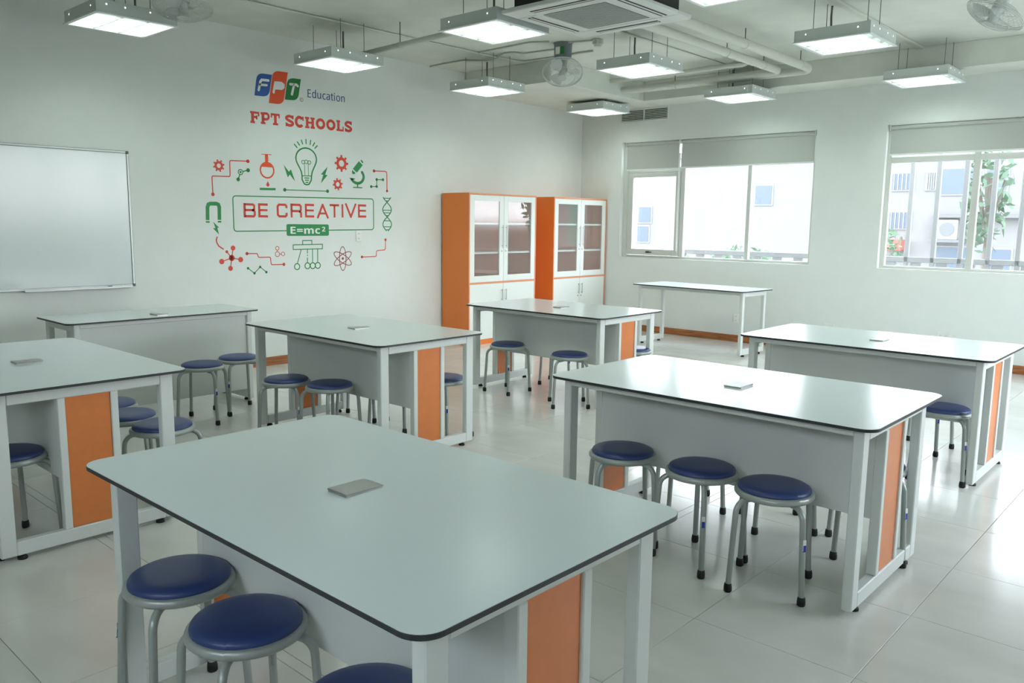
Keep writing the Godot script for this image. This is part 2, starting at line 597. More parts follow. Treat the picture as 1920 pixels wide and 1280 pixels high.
func end_frame(parent: Node, x: float, d: float, h: float, tx: float, tz: float, mullions: bool, side: float) -> void:
	var yb := 0.022
	var yt := h - 0.0125
	var zi := d / 2
	for s in [-1.0, 1.0]:
		box_part("leg", Vector3(x - tx / 2, yb, minf(s * zi, s * (zi - tz))), Vector3(x + tx / 2, yt, maxf(s * zi, s * (zi - tz))), M.frame, parent, 0.004)
		var st := new_st()
		lathe(st, [Vector2(0, -0.006), Vector2(0.02, -0.006), Vector2(0.02, 0.004), Vector2(0.012, 0.012), Vector2(0.007, 0.014), Vector2(0.007, 0.024), Vector2(0, 0.024)], 14)
		obj("foot", st, M.rubber, parent, Vector3(x, 0.006, s * (zi - 0.085)))
	box_part("bottom_rail", Vector3(x - tx / 2, yb, -zi + tz), Vector3(x + tx / 2, yb + 0.062, zi - tz), M.frame, parent, 0.004)
	box_part("top_rail", Vector3(x - tx / 2, yt - 0.055, -zi + tz), Vector3(x + tx / 2, yt, zi - tz), M.frame, parent, 0.004)
	if mullions:
		for s in [-1.0, 1.0]:
			box_part("mullion", Vector3(x - tx / 2, yb + 0.062, minf(s * 0.097, s * 0.129)), Vector3(x + tx / 2, yt - 0.055, maxf(s * 0.097, s * 0.129)), M.frame, parent, 0.003)
		box_part("orange_panel", Vector3(x - 0.011, yb + 0.062, -0.0965), Vector3(x + 0.012, yt - 0.055, 0.0965), M.orange, parent, 0.002)
		var st := new_st()
		bx(st, Vector3(-0.004, 0, -0.006), Vector3(0.004, 0.03, 0.006), 0.002)
		obj("latch", st, M.steel, parent, Vector3(x - side * 0.015, yb + 0.065, 0.075))

func power_box(parent: Node, at: Vector3, open_ := false) -> void:
	var st := new_st()
	var t := Transform3D(Basis(Vector3.RIGHT, -PI / 2), Vector3.ZERO)
	prism(st, round_rect(0.085, 0.122, 0.005, 3), 0.0, 0.004, t)
	var lid := obj("power_box", st, M.steel, parent, at)
	st = new_st()
	bx(st, Vector3(-0.0435, 0.0035, -0.062), Vector3(0.0435, 0.0085, 0.062), 0.0025)
	obj("lid", st, M.steel, lid)
	if open_:
		st = new_st()
		bx(st, Vector3(-0.03, 0.0125, -0.045), Vector3(0.03, 0.014, -0.01), 0.0005)
		obj("socket", st, M.white, lid)

func build_lab_table() -> Node3D:
	var o := thing("lab_table", "", "table", Vector3.ZERO, 0.0, "white lab tables with orange end panels")
	table_top(o, TL, TW, TH, 0.06)
	var xe := TL / 2 - 0.055 - 0.02
	var fd := TW - 0.122
	end_frame(o, xe, fd, TH, 0.04, 0.062, true, 1.0)
	end_frame(o, -xe, fd, TH, 0.04, 0.062, true, -1.0)
	for s in [-1.0, 1.0]:
		box_part("apron", Vector3(-xe + 0.02, TH - 0.0125 - 0.035, minf(s * fd / 2, s * (fd / 2 - 0.03))), Vector3(xe - 0.02, TH - 0.0125, maxf(s * fd / 2, s * (fd / 2 - 0.03))), M.frame, o, 0.003)
		box_part("modesty_panel", Vector3(-xe + 0.02, 0.315, minf(s * 0.112, s * 0.128)), Vector3(xe - 0.02, TH - 0.0125, maxf(s * 0.112, s * 0.128)), M.panel, o, 0.002)
	box_part("cable_tray", Vector3(-xe + 0.02, 0.318, -0.112), Vector3(xe - 0.02, 0.33, 0.112), M.panel, o, 0.001)
	power_box(o, Vector3(0.02, TH, 0.03))
	return o

func build_tables() -> void:
	var t := build_lab_table()
	var g := "white lab tables with orange end panels"
	var spots := [
		[Vector3(5.556, 0, 8.229), "nearest white lab table, its wide pale top filling the front of the room"],
		[Vector3(5.625, 0, 6.147), "white lab table with three blue stools in a row along its front"],
		[Vector3(5.569, 0, 4.093), "white lab table closest to the right-hand window, one stool at its corner"],
		[Vector3(2.92, 0, 4.053), "white lab table standing in front of the orange cabinets"],
		[Vector3(2.861, 0, 6.167), "white lab table in the middle of the room, two stools overlapping before it"],
		[Vector3(2.806, 0, 8.17), "white lab table cut by the picture's edge, before the teacher's desk"],
	]
	for i in spots.size():
		var at: Vector3 = spots[i][0]
		if i == 0:
			t.position = at
			t.set_meta("label", spots[i][1])
		else:
			dup(t, at, 0.0, spots[i][1], g)
	# teacher's desk against the mural wall, panel towards the class (+x)
	var o := thing("teacher_desk", "long white teacher's desk with closed front panel under the whiteboard", "desk", Vector3(1.085, 0, 6.78), PI / 2)
	table_top(o, 1.46, 0.62, TH, 0.05)
	var xe := 0.655
	end_frame(o, xe, 0.54, TH, 0.04, 0.06, false, 1.0)
	end_frame(o, -xe, 0.54, TH, 0.04, 0.06, false, -1.0)
	box_part("front_panel", Vector3(-xe + 0.02, 0.10, 0.235), Vector3(xe - 0.02, TH - 0.045, 0.251), M.panel, o, 0.002)
	box_part("apron", Vector3(-xe + 0.02, TH - 0.045, 0.24), Vector3(xe - 0.02, TH - 0.0125, 0.27), M.frame, o, 0.003)
	box_part("drawer_unit", Vector3(-xe + 0.10, 0.25, -0.22), Vector3(-xe + 0.48, TH - 0.0125, 0.23), M.panel, o, 0.003)
	power_box(o, Vector3(-0.03, TH, 0.16))
	# narrow bare table under the first window
	o = thing("side_table", "narrow bare white table standing along the window wall", "table", Vector3(2.465, 0, 0.83), deg_to_rad(-3.6))
	table_top(o, 1.54, 0.68, 0.747, 0.05)
	end_frame(o, 0.70, 0.52, 0.747, 0.04, 0.045, false, 1.0)
	end_frame(o, -0.70, 0.52, 0.747, 0.04, 0.045, false, -1.0)
	for s in [-1.0, 1.0]:
		box_part("apron", Vector3(-0.68, 0.69, minf(s * 0.25, s * 0.22)), Vector3(0.68, 0.7345, maxf(s * 0.25, s * 0.22)), M.frame, o, 0.003)

# ---------------------------------------------------------------- stools
const SH := 0.437

func build_stool() -> Node3D:
	var o := thing("stool", "", "stool", Vector3.ZERO, 0.0, "blue round stools")
	var st := new_st()
	lathe(st, [Vector2(0, SH - 0.035), Vector2(0.138, SH - 0.035), Vector2(0.1435, SH - 0.028), Vector2(0.1445, SH - 0.019), Vector2(0.141, SH - 0.011), Vector2(0.13, SH - 0.005), Vector2(0.105, SH - 0.001), Vector2(0.06, SH), Vector2(0, SH)], 40)
	obj("seat", st, M.vinyl, o)
	st = new_st()
	lathe(st, [Vector2(0.120, SH - 0.052), Vector2(0.150, SH - 0.051), Vector2(0.1565, SH - 0.044), Vector2(0.1575, SH - 0.036), Vector2(0.1545, SH - 0.028), Vector2(0.149, SH - 0.0245), Vector2(0.1435, SH - 0.0245)], 40)
	lathe(st, [Vector2(0.120, SH - 0.046), Vector2(0.120, SH - 0.052)], 40)
	lathe(st, [Vector2(0.0, SH - 0.0455), Vector2(0.122, SH - 0.0455)], 40)
	obj("seat_ring", st, M.stool, o)
	var leg := new_st()
	var pts := [Vector3(0.085, SH - 0.058, 0), Vector3(0.128, SH - 0.058, 0)]
	for k in 8:
		var a := PI / 2 - (PI / 2 - 0.06) * (k + 1) / 8.0
		pts.append(Vector3(0.128 + 0.052 * cos(a), SH - 0.110 + 0.052 * sin(a), 0))
	pts.append(Vector3(0.1985, 0.03, 0))
	tube(leg, pts, 0.0118, 12)
	var leg_mesh := shaped(leg, M.stool)
	var foot := new_st()
	lathe(foot, [Vector2(0, 0), Vector2(0.0135, 0), Vector2(0.0165, 0.004), Vector2(0.0165, 0.02), Vector2(0.0145, 0.034), Vector2(0.0122, 0.036)], 16)
	var foot_mesh := shaped(foot, M.rubber)
	var sticker := new_st()
	bx(sticker, Vector3(-0.0014, -0.022, -0.0075), Vector3(0.0014, 0.022, 0.0075), 0.0005)
	var sticker_mesh := shaped(sticker, M.white)
	var mark := new_st()
	bx(mark, Vector3(-0.0016, -0.0205, -0.0065), Vector3(0.0018, 0.006, 0.0065), 0.0004)
	var mark_mesh := shaped(mark, M.sticker_blue)
	for k in 4:
		var l := put("leg", leg_mesh, o)
		l.rotation.y = -PI / 2 * k
		put("foot", foot_mesh, l, Vector3(0.1995, 0, 0))
		if k == 0:
			var s := put("label_sticker", sticker_mesh, l, Vector3(0.1982, 0.245, 0))
			s.rotation.z = 0.045
			var b := put("blue_mark", mark_mesh, l, Vector3(0.1984, 0.240, 0))
			b.rotation.z = 0.045
	return o

func build_stools() -> void:
	var s0 := build_stool()
	# x, z, angle of a leg from +x towards +z in degrees, what sets it apart
	var rows := [
		[5.045, 8.506, 140.0, "blue stool tucked at the far left corner of the nearest table"],
		[5.434, 8.512, 50.0, "blue stool in the middle of the three before the nearest table"],
		[5.957, 8.518, 20.0, "blue stool cut off by the bottom of the picture, beside the nearest table's leg"],
		[5.217, 6.453, 93.0, "leftmost of the three blue stools in a row before the white-lit table"],
		[5.622, 6.437, 57.0, "middle one of the three blue stools in a row, a blue sticker on its leg"],
		[5.966, 6.465, 28.0, "right one of the three blue stools in a row, nearest that table's end frame"],
		[5.23, 5.84, 0.0, "stool hidden behind the white-lit table's panel at its left, only legs showing"],
		[5.69, 5.785, 5.0, "stool hidden behind the white-lit table's panel at its middle, only legs showing"],
		[6.13, 5.83, 20.0, "stool hidden behind the white-lit table's panel next to its orange end"],
		[6.055, 4.37, 36.0, "blue stool at the right-hand front corner of the table by the window"],
		[5.794, 3.751, 50.0, "stool tucked under the window side of the table nearest the right window"],
		[2.569, 4.355, 45.0, "blue stool at the left front of the table before the cabinets"],
		[3.293, 4.404, 0.0, "blue stool at the right front of the table before the cabinets"],
		[3.49, 3.78, 30.0, "brightly lit stool behind the orange end of the table before the cabinets"],
		[2.66, 3.74, 25.0, "stool behind the panel of the table before the cabinets, only its legs showing"],
		[2.62, 6.60, 10.0, "left one of two overlapping stools before the middle table"],
		[2.97, 6.50, 40.0, "right one of two overlapping stools before the middle table"],
		[2.454, 5.864, 8.0, "stool behind the middle table's panel at its far left, only legs showing"],
		[2.857, 5.86, 22.0, "stool behind the middle table's panel near its centre, only legs showing"],
		[3.312, 5.823, 35.0, "blue stool seen through the right end frame of the middle table"],
		[1.715, 6.725, 0.0, "left one of two blue stools standing before the teacher's desk"],
		[1.607, 6.375, 51.0, "right one of two blue stools standing before the teacher's desk"],
		[3.25, 7.728, 25.0, "blue stool half behind the right leg of the cut-off left table"],
		[2.90, 7.76, 60.0, "second blue stool in the row behind the cut-off left table, beside its orange panel"],
		[2.55, 7.72, 15.0, "rearmost blue stool behind the cut-off left table, barely showing past its orange panel"],
		[3.27, 8.44, 30.0, "dark blue stool seen through the left opening of the cut-off table's end frame"],
	]
	for i in rows.size():
		var r: Array = rows[i]
		var at := Vector3(r[0], 0, r[1])
		var turn := -deg_to_rad(r[2])
		if i == 0:
			s0.position = at
			s0.rotation.y = turn
			s0.set_meta("label", r[3])
		else:
			dup(s0, at, turn, r[3], "blue round stools")

# ---------------------------------------------------------------- cabinets
func cabinet(zc: float, w: float, label: String) -> void:
	var o := thing("cabinet", label, "cabinet", Vector3(0.02, 0, zc), PI / 2, "orange and white cabinets on the mural wall")
	# local: x runs to -z of the room (to the right seen from the front), z points into the room
	var d := 0.46
	var h := 1.812
	var hw := w / 2
	for s in [-1.0, 1.0]:
		box_part("side_panel", Vector3(minf(s * hw, s * (hw - 0.018)), 0, 0), Vector3(maxf(s * hw, s * (hw - 0.018)), h, d), M.cab_orange, o, 0.001)
		box_part("edge_band", Vector3(minf(s * hw, s * (hw - 0.018)), 0, d), Vector3(maxf(s * hw, s * (hw - 0.018)), h, d + 0.002), M.cab_edge, o, 0.0005)
	box_part("top_panel", Vector3(-hw + 0.018, h - 0.02, 0), Vector3(hw - 0.018, h, d + 0.001), M.cab_edge, o, 0.001)
	box_part("back_panel", Vector3(-hw + 0.018, 0.06, 0), Vector3(hw - 0.018, h - 0.02, 0.01), M.cab_inside, o, 0.0)
	box_part("base_panel", Vector3(-hw + 0.018, 0, 0), Vector3(hw - 0.018, 0.06, d - 0.01), M.cab_orange, o, 0.001)
	box_part("middle_rail", Vector3(-hw + 0.018, 0.735, 0), Vector3(hw - 0.018, 0.755, d + 0.001), M.cab_edge, o, 0.001)
	for y in [1.105, 1.455]:
		box_part("shelf", Vector3(-hw + 0.019, y - 0.011, 0.011), Vector3(hw - 0.019, y + 0.011, d - 0.03), M.cab_white, o, 0.001)
	var iw := hw - 0.019
	for s in [-1.0, 1.0]:
		# glazed upper door
		var x0 := minf(s * 0.002, s * iw)
		var x1 := maxf(s * 0.002, s * iw)
		var yl := 0.757
		var yh := h - 0.022
		var st := new_st()
		var f := 0.075
		bx(st, Vector3(x0, yl, d - 0.018), Vector3(x0 + f, yh, d), 0.001)
		bx(st, Vector3(x1 - f, yl, d - 0.018), Vector3(x1, yh, d), 0.001)
		bx(st, Vector3(x0 + f, yl, d - 0.018), Vector3(x1 - f, yl + f, d), 0.001)
		bx(st, Vector3(x0 + f, yh - f * 0.9, d - 0.018), Vector3(x1 - f, yh, d), 0.001)
		var door := obj("glass_door", st, M.cab_white, o)
		box_part("glass", Vector3(x0 + f - 0.005, yl + f - 0.005, d - 0.011), Vector3(x1 - f + 0.005, yh - f * 0.9 + 0.005, d - 0.007), M.cab_glass, door, 0.0)
		st = new_st()
		tube(st, [Vector3(s * 0.035, 1.16, d + 0.02), Vector3(s * 0.035, 1.44, d + 0.02)], 0.005, 8)
		for y in [1.19, 1.41]:
			tube(st, [Vector3(s * 0.035, y, d), Vector3(s * 0.035, y, d + 0.02)], 0.004, 6)
		obj("handle", st, M.steel, door)
		st = new_st()
		tube(st, [Vector3(s * 0.035, 1.125, d - 0.002), Vector3(s * 0.035, 1.125, d + 0.006)], 0.009, 12)
		obj("lock", st, M.steel, door)
		# lower door
		st = new_st()
		bx(st, Vector3(x0, 0.062, d - 0.018), Vector3(x1, 0.733, d), 0.001)
		door = obj("lower_door", st, M.cab_white, o)
		st = new_st()
		tube(st, [Vector3(s * 0.035, 0.52, d + 0.02), Vector3(s * 0.035, 0.66, d + 0.02)], 0.005, 8)
		for y in [0.535, 0.645]:
			tube(st, [Vector3(s * 0.035, y, d), Vector3(s * 0.035, y, d + 0.02)], 0.004, 6)
		obj("handle", st, M.steel, door)
		st = new_st()
		tube(st, [Vector3(s * 0.035, 0.49, d - 0.002), Vector3(s * 0.035, 0.49, d + 0.006)], 0.009, 12)
		obj("lock", st, M.steel, door)

func build_cabinets() -> void:
	cabinet(2.155, 1.21, "left orange cabinet with glazed upper doors, whole orange side in view")
	cabinet(0.605, 1.17, "right orange cabinet with glazed upper doors, in the room's far corner")

# ---------------------------------------------------------------- whiteboard
func build_board() -> void:
	var o := thing("whiteboard", "large whiteboard in an aluminium frame on the left wall", "whiteboard", Vector3(0, 0.874, 6.45))
	var w := 2.4
	var h := 1.166
	box_part("writing_surface", Vector3(0.004, 0.012, 0.012), Vector3(0.014, h - 0.012, w - 0.012), M.board, o, 0.0)
	box_part("frame_bar", Vector3(0, h - 0.022, 0.02), Vector3(0.022, h, w - 0.02), M.alu, o, 0.005)
	box_part("frame_bar", Vector3(0, 0, 0.02), Vector3(0.022, 0.022, w - 0.02), M.alu, o, 0.005)
	box_part("frame_bar", Vector3(0, 0.02, 0), Vector3(0.022, h - 0.02, 0.022), M.alu, o, 0.005)
	box_part("frame_bar", Vector3(0, 0.02, w - 0.022), Vector3(0.022, h - 0.02, w), M.alu, o, 0.005)
	for y in [0.0, h - 0.026]:
		for z in [0.0, w - 0.026]:
			box_part("corner_cap", Vector3(-0.0, y, z), Vector3(0.025, y + 0.026, z + 0.026), M.corner, o, 0.004)
	var st := new_st()
	bx(st, Vector3(0.02, -0.006, 0.05), Vector3(0.085, 0.0, 0.9), 0.002)
	bx(st, Vector3(0.081, 0.0, 0.05), Vector3(0.085, 0.012, 0.9), 0.001)
	obj("pen_tray", st, M.alu, o)
	var m := thing("marker", "white marker pen with dark cap lying on the whiteboard tray", "marker", Vector3(0.055, 0.882, 6.62))
	st = new_st()
	tube(st, [Vector3(0, 0, -0.06), Vector3(0, 0, 0.045)], 0.007, 10)
	obj("barrel", st, M.white, m)
	st = new_st()
	tube(st, [Vector3(0, 0, 0.045), Vector3(0, 0, 0.075)], 0.0078, 10)
	obj("cap", st, M.black, m)

# ---------------------------------------------------------------- the mural: cut vinyl stuck to the left wall
# drawn in metres on the wall: u to the right from z = 6, v up
const WALLT := Transform3D(Vector3(0, 0, -1), Vector3(0, 1, 0), Vector3(1, 0, 0), Vector3(0, 0, 6))
const D1 := 0.0012

func stroke(st: SurfaceTool, pts: Array, w: float, z := D1, butt := false) -> void:
	var p := PackedVector2Array()
	for q in pts:
		p.append(q * 1000.0)
	var polys := Geometry2D.offset_polyline(p, w * 500.0, Geometry2D.JOIN_MITER if butt else Geometry2D.JOIN_ROUND, Geometry2D.END_BUTT if butt else Geometry2D.END_ROUND)
	for poly in polys:
		if Geometry2D.is_polygon_clockwise(poly):
			continue
		var q := PackedVector2Array()
		for v in poly:
			q.append(v / 1000.0)
		prism(st, q, 0.0003, z, WALLT)

func fill(st: SurfaceTool, poly: PackedVector2Array, z := D1) -> void:
	prism(st, poly, 0.0003, z, WALLT)

# band between two outlines with the same number of points
func band(st: SurfaceTool, a: PackedVector2Array, b: PackedVector2Array, z := D1) -> void:
	var n := a.size()
	for i in n:
		var j := (i + 1) % n
		quad(st, WALLT * Vector3(a[i].x, a[i].y, z), WALLT * Vector3(a[j].x, a[j].y, z), WALLT * Vector3(b[j].x, b[j].y, z), WALLT * Vector3(b[i].x, b[i].y, z), Vector3.RIGHT)
		for e in [[a, 1.0], [b, -1.0]]:
			var p: PackedVector2Array = e[0]
			var o: Vector3 = Vector3(p[j].y - p[i].y, p[i].x - p[j].x, 0) * float(e[1])
			quad(st, WALLT * Vector3(p[i].x, p[i].y, 0.0003), WALLT * Vector3(p[j].x, p[j].y, 0.0003), WALLT * Vector3(p[j].x, p[j].y, z), WALLT * Vector3(p[i].x, p[i].y, z), WALLT.basis * o)

func ring(st: SurfaceTool, c: Vector2, r: float, w: float, seg := 28, sy := 1.0) -> void:
	band(st, disc(c, r + w / 2, seg, sy), disc(c, r - w / 2, seg, sy))

func gear(st: SurfaceTool, c: Vector2, r: float, hole: float, teeth := 8, a0 := 0.0) -> void:
	var outer := PackedVector2Array()
	var inner := PackedVector2Array()
	for k in teeth:
		for s in [[-0.5, 0.74], [-0.22, 0.74], [-0.17, 1.0], [0.17, 1.0], [0.22, 0.74], [0.5, 0.74]]:
			var a: float = a0 + TAU * (k + s[0]) / teeth
			outer.append(c + Vector2(cos(a), sin(a)) * r * s[1])
			inner.append(c + Vector2(cos(a), sin(a)) * hole)
	band(st, outer, inner)

func V(x: float, y: float) -> Vector2:
	return Vector2(x, y)

func decal(st: SurfaceTool, m: Material, called: String, label: String) -> MeshInstance3D:
	var o := obj(called, st, m)
	tag(o, label, "wall decal", "mural of school icons and lettering on the left wall")
	return o

func lettering(text: String, bold: bool, u0: float, u1: float, v0: float, v1: float, m: Material, parent: Node, called: String, z := 0.0004, shear := 0.0) -> MeshInstance3D:
	var tm := TextMesh.new()
	var f := SystemFont.new()
	f.font_names = PackedStringArray(["Droid Sans"])
	f.font_weight = 700 if bold else 400
	tm.font = f
	tm.text = text
	tm.font_size = 64
	tm.pixel_size = 0.002
	tm.curve_step = 0.6
	tm.depth = 0.001
	tm.material = m
	var box := tm.get_aabb()
	var mi := MeshInstance3D.new()
	mi.mesh = tm
	var sx: float = (u1 - u0) / maxf(box.size.x, 0.001)
	var sy: float = (v1 - v0) / maxf(box.size.y, 0.001)
	mi.transform = WALLT * Transform3D(Basis(Vector3(sx, 0, 0), Vector3(0, sy, 0), Vector3(0, 0, 1)), Vector3(u0 - box.position.x * sx, v0 - box.position.y * sy, z + 0.0005))
	if parent == null:
		mi.name = numbered(called)
		add_child(mi)
	else:
		mi.name = called
		parent.add_child(mi, true)
	return mi

func tile_shape(a: Vector2, b: Vector2, c: Vector2, d: Vector2, r: float) -> PackedVector2Array:
	# top-left a and bottom-right c rounded, like a leaf
	var p := PackedVector2Array()
	for k in 9:
		var t := k / 8.0
		var p0 := a + (d - a).normalized() * r
		var p2 := a + (b - a).normalized() * r * 1.1
		p.append(p0.lerp(a, t).lerp(a.lerp(p2, t), t))
	p.append(b)
	for k in 9:
		var t := k / 8.0
		var p0 := c + (b - c).normalized() * r
		var p2 := c + (d - c).normalized() * r * 1.1
		p.append(p0.lerp(c, t).lerp(c.lerp(p2, t), t))
	p.append(d)
	return p

func arc(c: Vector2, rx: float, ry: float, a0: float, a1: float, n := 14) -> Array:
	var p := []
	for i in n + 1:
		var a := deg_to_rad(lerpf(a0, a1, float(i) / n))
		p.append(c + Vector2(cos(a) * rx, sin(a) * ry))
	return p

# slab-serif capitals drawn with straight strokes
func slab_letter(st: SurfaceTool, ch: String, u: float, w: float, v: float, h: float) -> void:
	var s := 0.030   # stem
	var t := 0.0205    # slab
	var r := func(x0: float, x1: float, y0: float, y1: float) -> void:
		fill(st, PackedVector2Array([V(u + x0, v + y0), V(u + x1, v + y0), V(u + x1, v + y1), V(u + x0, v + y1)]))
	match ch:
		"F":
			r.call(0.010, 0.010 + s, t, h - t); r.call(0.0, 0.048, 0.0, t); r.call(0.0, w, h - t, h); r.call(w - 0.016, w, h - 0.042, h - t)
			r.call(0.010 + s, w - 0.026, h * 0.44, h * 0.44 + t); r.call(w - 0.036, w - 0.022, h * 0.34, h * 0.68)
		"P":
			r.call(0.010, 0.010 + s, t, h - t); r.call(0.0, 0.05, 0.0, t); r.call(0.0, 0.034, h - t, h)
			stroke(st, [V(u + 0.03, v + h - 0.009), V(u + w - 0.04, v + h - 0.009)] + arc(V(u + w - 0.036, v + h * 0.68), 0.026, h * 0.25, 80, -80, 10) + [V(u + w - 0.04, v + h * 0.42), V(u + 0.03, v + h * 0.42)], 0.023, D1, true)
		"T":
			r.call(w / 2 - s / 2, w / 2 + s / 2, t, h - t); r.call(w / 2 - 0.028, w / 2 + 0.028, 0.0, t); r.call(0.0, w, h - t, h)
			r.call(0.0, 0.014, h - 0.042, h - t); r.call(w - 0.014, w, h - 0.042, h - t)
		"S":
			var top := arc(V(u + w / 2, v + h * 0.72), w / 2 - 0.012, h * 0.28 - 0.011, 20, 245, 14)
			var low := arc(V(u + w / 2, v + h * 0.28), w / 2 - 0.012, h * 0.28 - 0.011, 65, -160, 14)
			stroke(st, top + low, 0.027, D1, true)
			r.call(w - 0.017, w - 0.003, h * 0.66, h); r.call(0.003, 0.017, 0.0, h * 0.34)
		"C":
			stroke(st, arc(V(u + w / 2, v + h / 2), w / 2 - 0.012, h / 2 - 0.011, 38, 322, 24), 0.029, D1, true)
			r.call(w - 0.017, w - 0.003, h * 0.62, h)
		"O":
			ring(st, V(u + w / 2, v + h / 2), w / 2 - 0.0145, 0.029, 32, (h / 2 - 0.0) / (w / 2))
		"H":
			for x in [0.010, w - 0.010 - s]:
				r.call(x, x + s, t, h - t); r.call(x - 0.010, x + s + 0.010, 0.0, t); r.call(x - 0.010, x + s + 0.010, h - t, h)
			r.call(0.010 + s, w - 0.010 - s, h * 0.42, h * 0.42 + t)
		"L":
			r.call(0.010, 0.010 + s, t, h - t); r.call(0.0, w, 0.0, t); r.call(0.0, 0.046, h - t, h); r.call(w - 0.015, w, t, 0.05)

# squarish wide capitals of the mural's slogan
func wide_words() -> MeshInstance3D:
	var st := new_st()
	var w := 0.0225
	for e in [["B", 0.631, 0.762], ["E", 0.790, 0.896], ["C", 0.997, 1.120], ["R", 1.156, 1.290], ["E", 1.327, 1.438], ["A", 1.472, 1.619], ["T", 1.634, 1.755], ["I", 1.786, 1.809], ["V", 1.833, 1.983], ["E", 2.005, 2.115]]:
		var a: float = e[1]
		var b: float = e[2]
		var v0: float = 1.489 + (a - 0.63) * 0.012
		var h := 0.137 + (a - 0.63) * 0.004
		var l := a + w / 2
		var r := b - w / 2
		var lo := v0 + w / 2
		var hi := v0 + h - w / 2
		var mid := v0 + h * 0.52
		match e[0]:
			"E":
				stroke(st, [V(b, hi), V(l, hi), V(l, lo), V(b, lo)], w, D1, true)
				stroke(st, [V(l, mid), V(b - 0.004, mid)], w * 0.9, D1, true)
			"B":
				stroke(st, [V(l, v0), V(l, v0 + h)], w, D1, true)
				stroke(st, [V(l, hi), V(r - 0.016, hi), V(r - 0.004, hi - 0.010), V(r - 0.004, mid + 0.012), V(r - 0.016, mid), V(l, mid)], w * 0.95, D1, true)
				stroke(st, [V(l, lo), V(r - 0.012, lo), V(r, lo + 0.012), V(r, mid - 0.014), V(r - 0.012, mid - 0.002), V(r - 0.03, mid)], w, D1, true)
			"C":
				stroke(st, [V(r, hi - 0.034), V(r, hi - 0.012), V(r - 0.013, hi), V(l + 0.016, hi), V(l, hi - 0.016), V(l, lo + 0.016), V(l + 0.016, lo), V(r - 0.013, lo), V(r, lo + 0.012), V(r, lo + 0.036)], w, D1, true)
			"R":
				stroke(st, [V(l, v0), V(l, v0 + h)], w, D1, true)
				stroke(st, [V(l, hi), V(r - 0.014, hi), V(r - 0.001, hi - 0.013), V(r - 0.001, mid + 0.004), V(r - 0.014, mid - 0.008), V(l, mid - 0.008)], w, D1, true)
				stroke(st, [V(r - 0.02, mid - 0.008), V(r, mid - 0.022), V(r + 0.001, v0)], w, D1, true)
			"A":
				stroke(st, [V(l, v0), V((a + b) / 2, hi + 0.004), V(r, v0)], w, D1, false)
				stroke(st, [V(a + 0.035, v0 + h * 0.30), V(b - 0.035, v0 + h * 0.30)], w * 0.85, D1, true)
			"T":
				stroke(st, [V(a, hi), V(b, hi)], w, D1, true)
				stroke(st, [V((a + b) / 2, hi), V((a + b) / 2, v0)], w, D1, true)
			"I":
				stroke(st, [V((a + b) / 2, v0), V((a + b) / 2, v0 + h)], w, D1, true)
			"V":
				stroke(st, [V(l, v0 + h), V((a + b) / 2, lo - 0.004), V(r, v0 + h)], w, D1, false)
	return obj("word_decal", st, M.red)

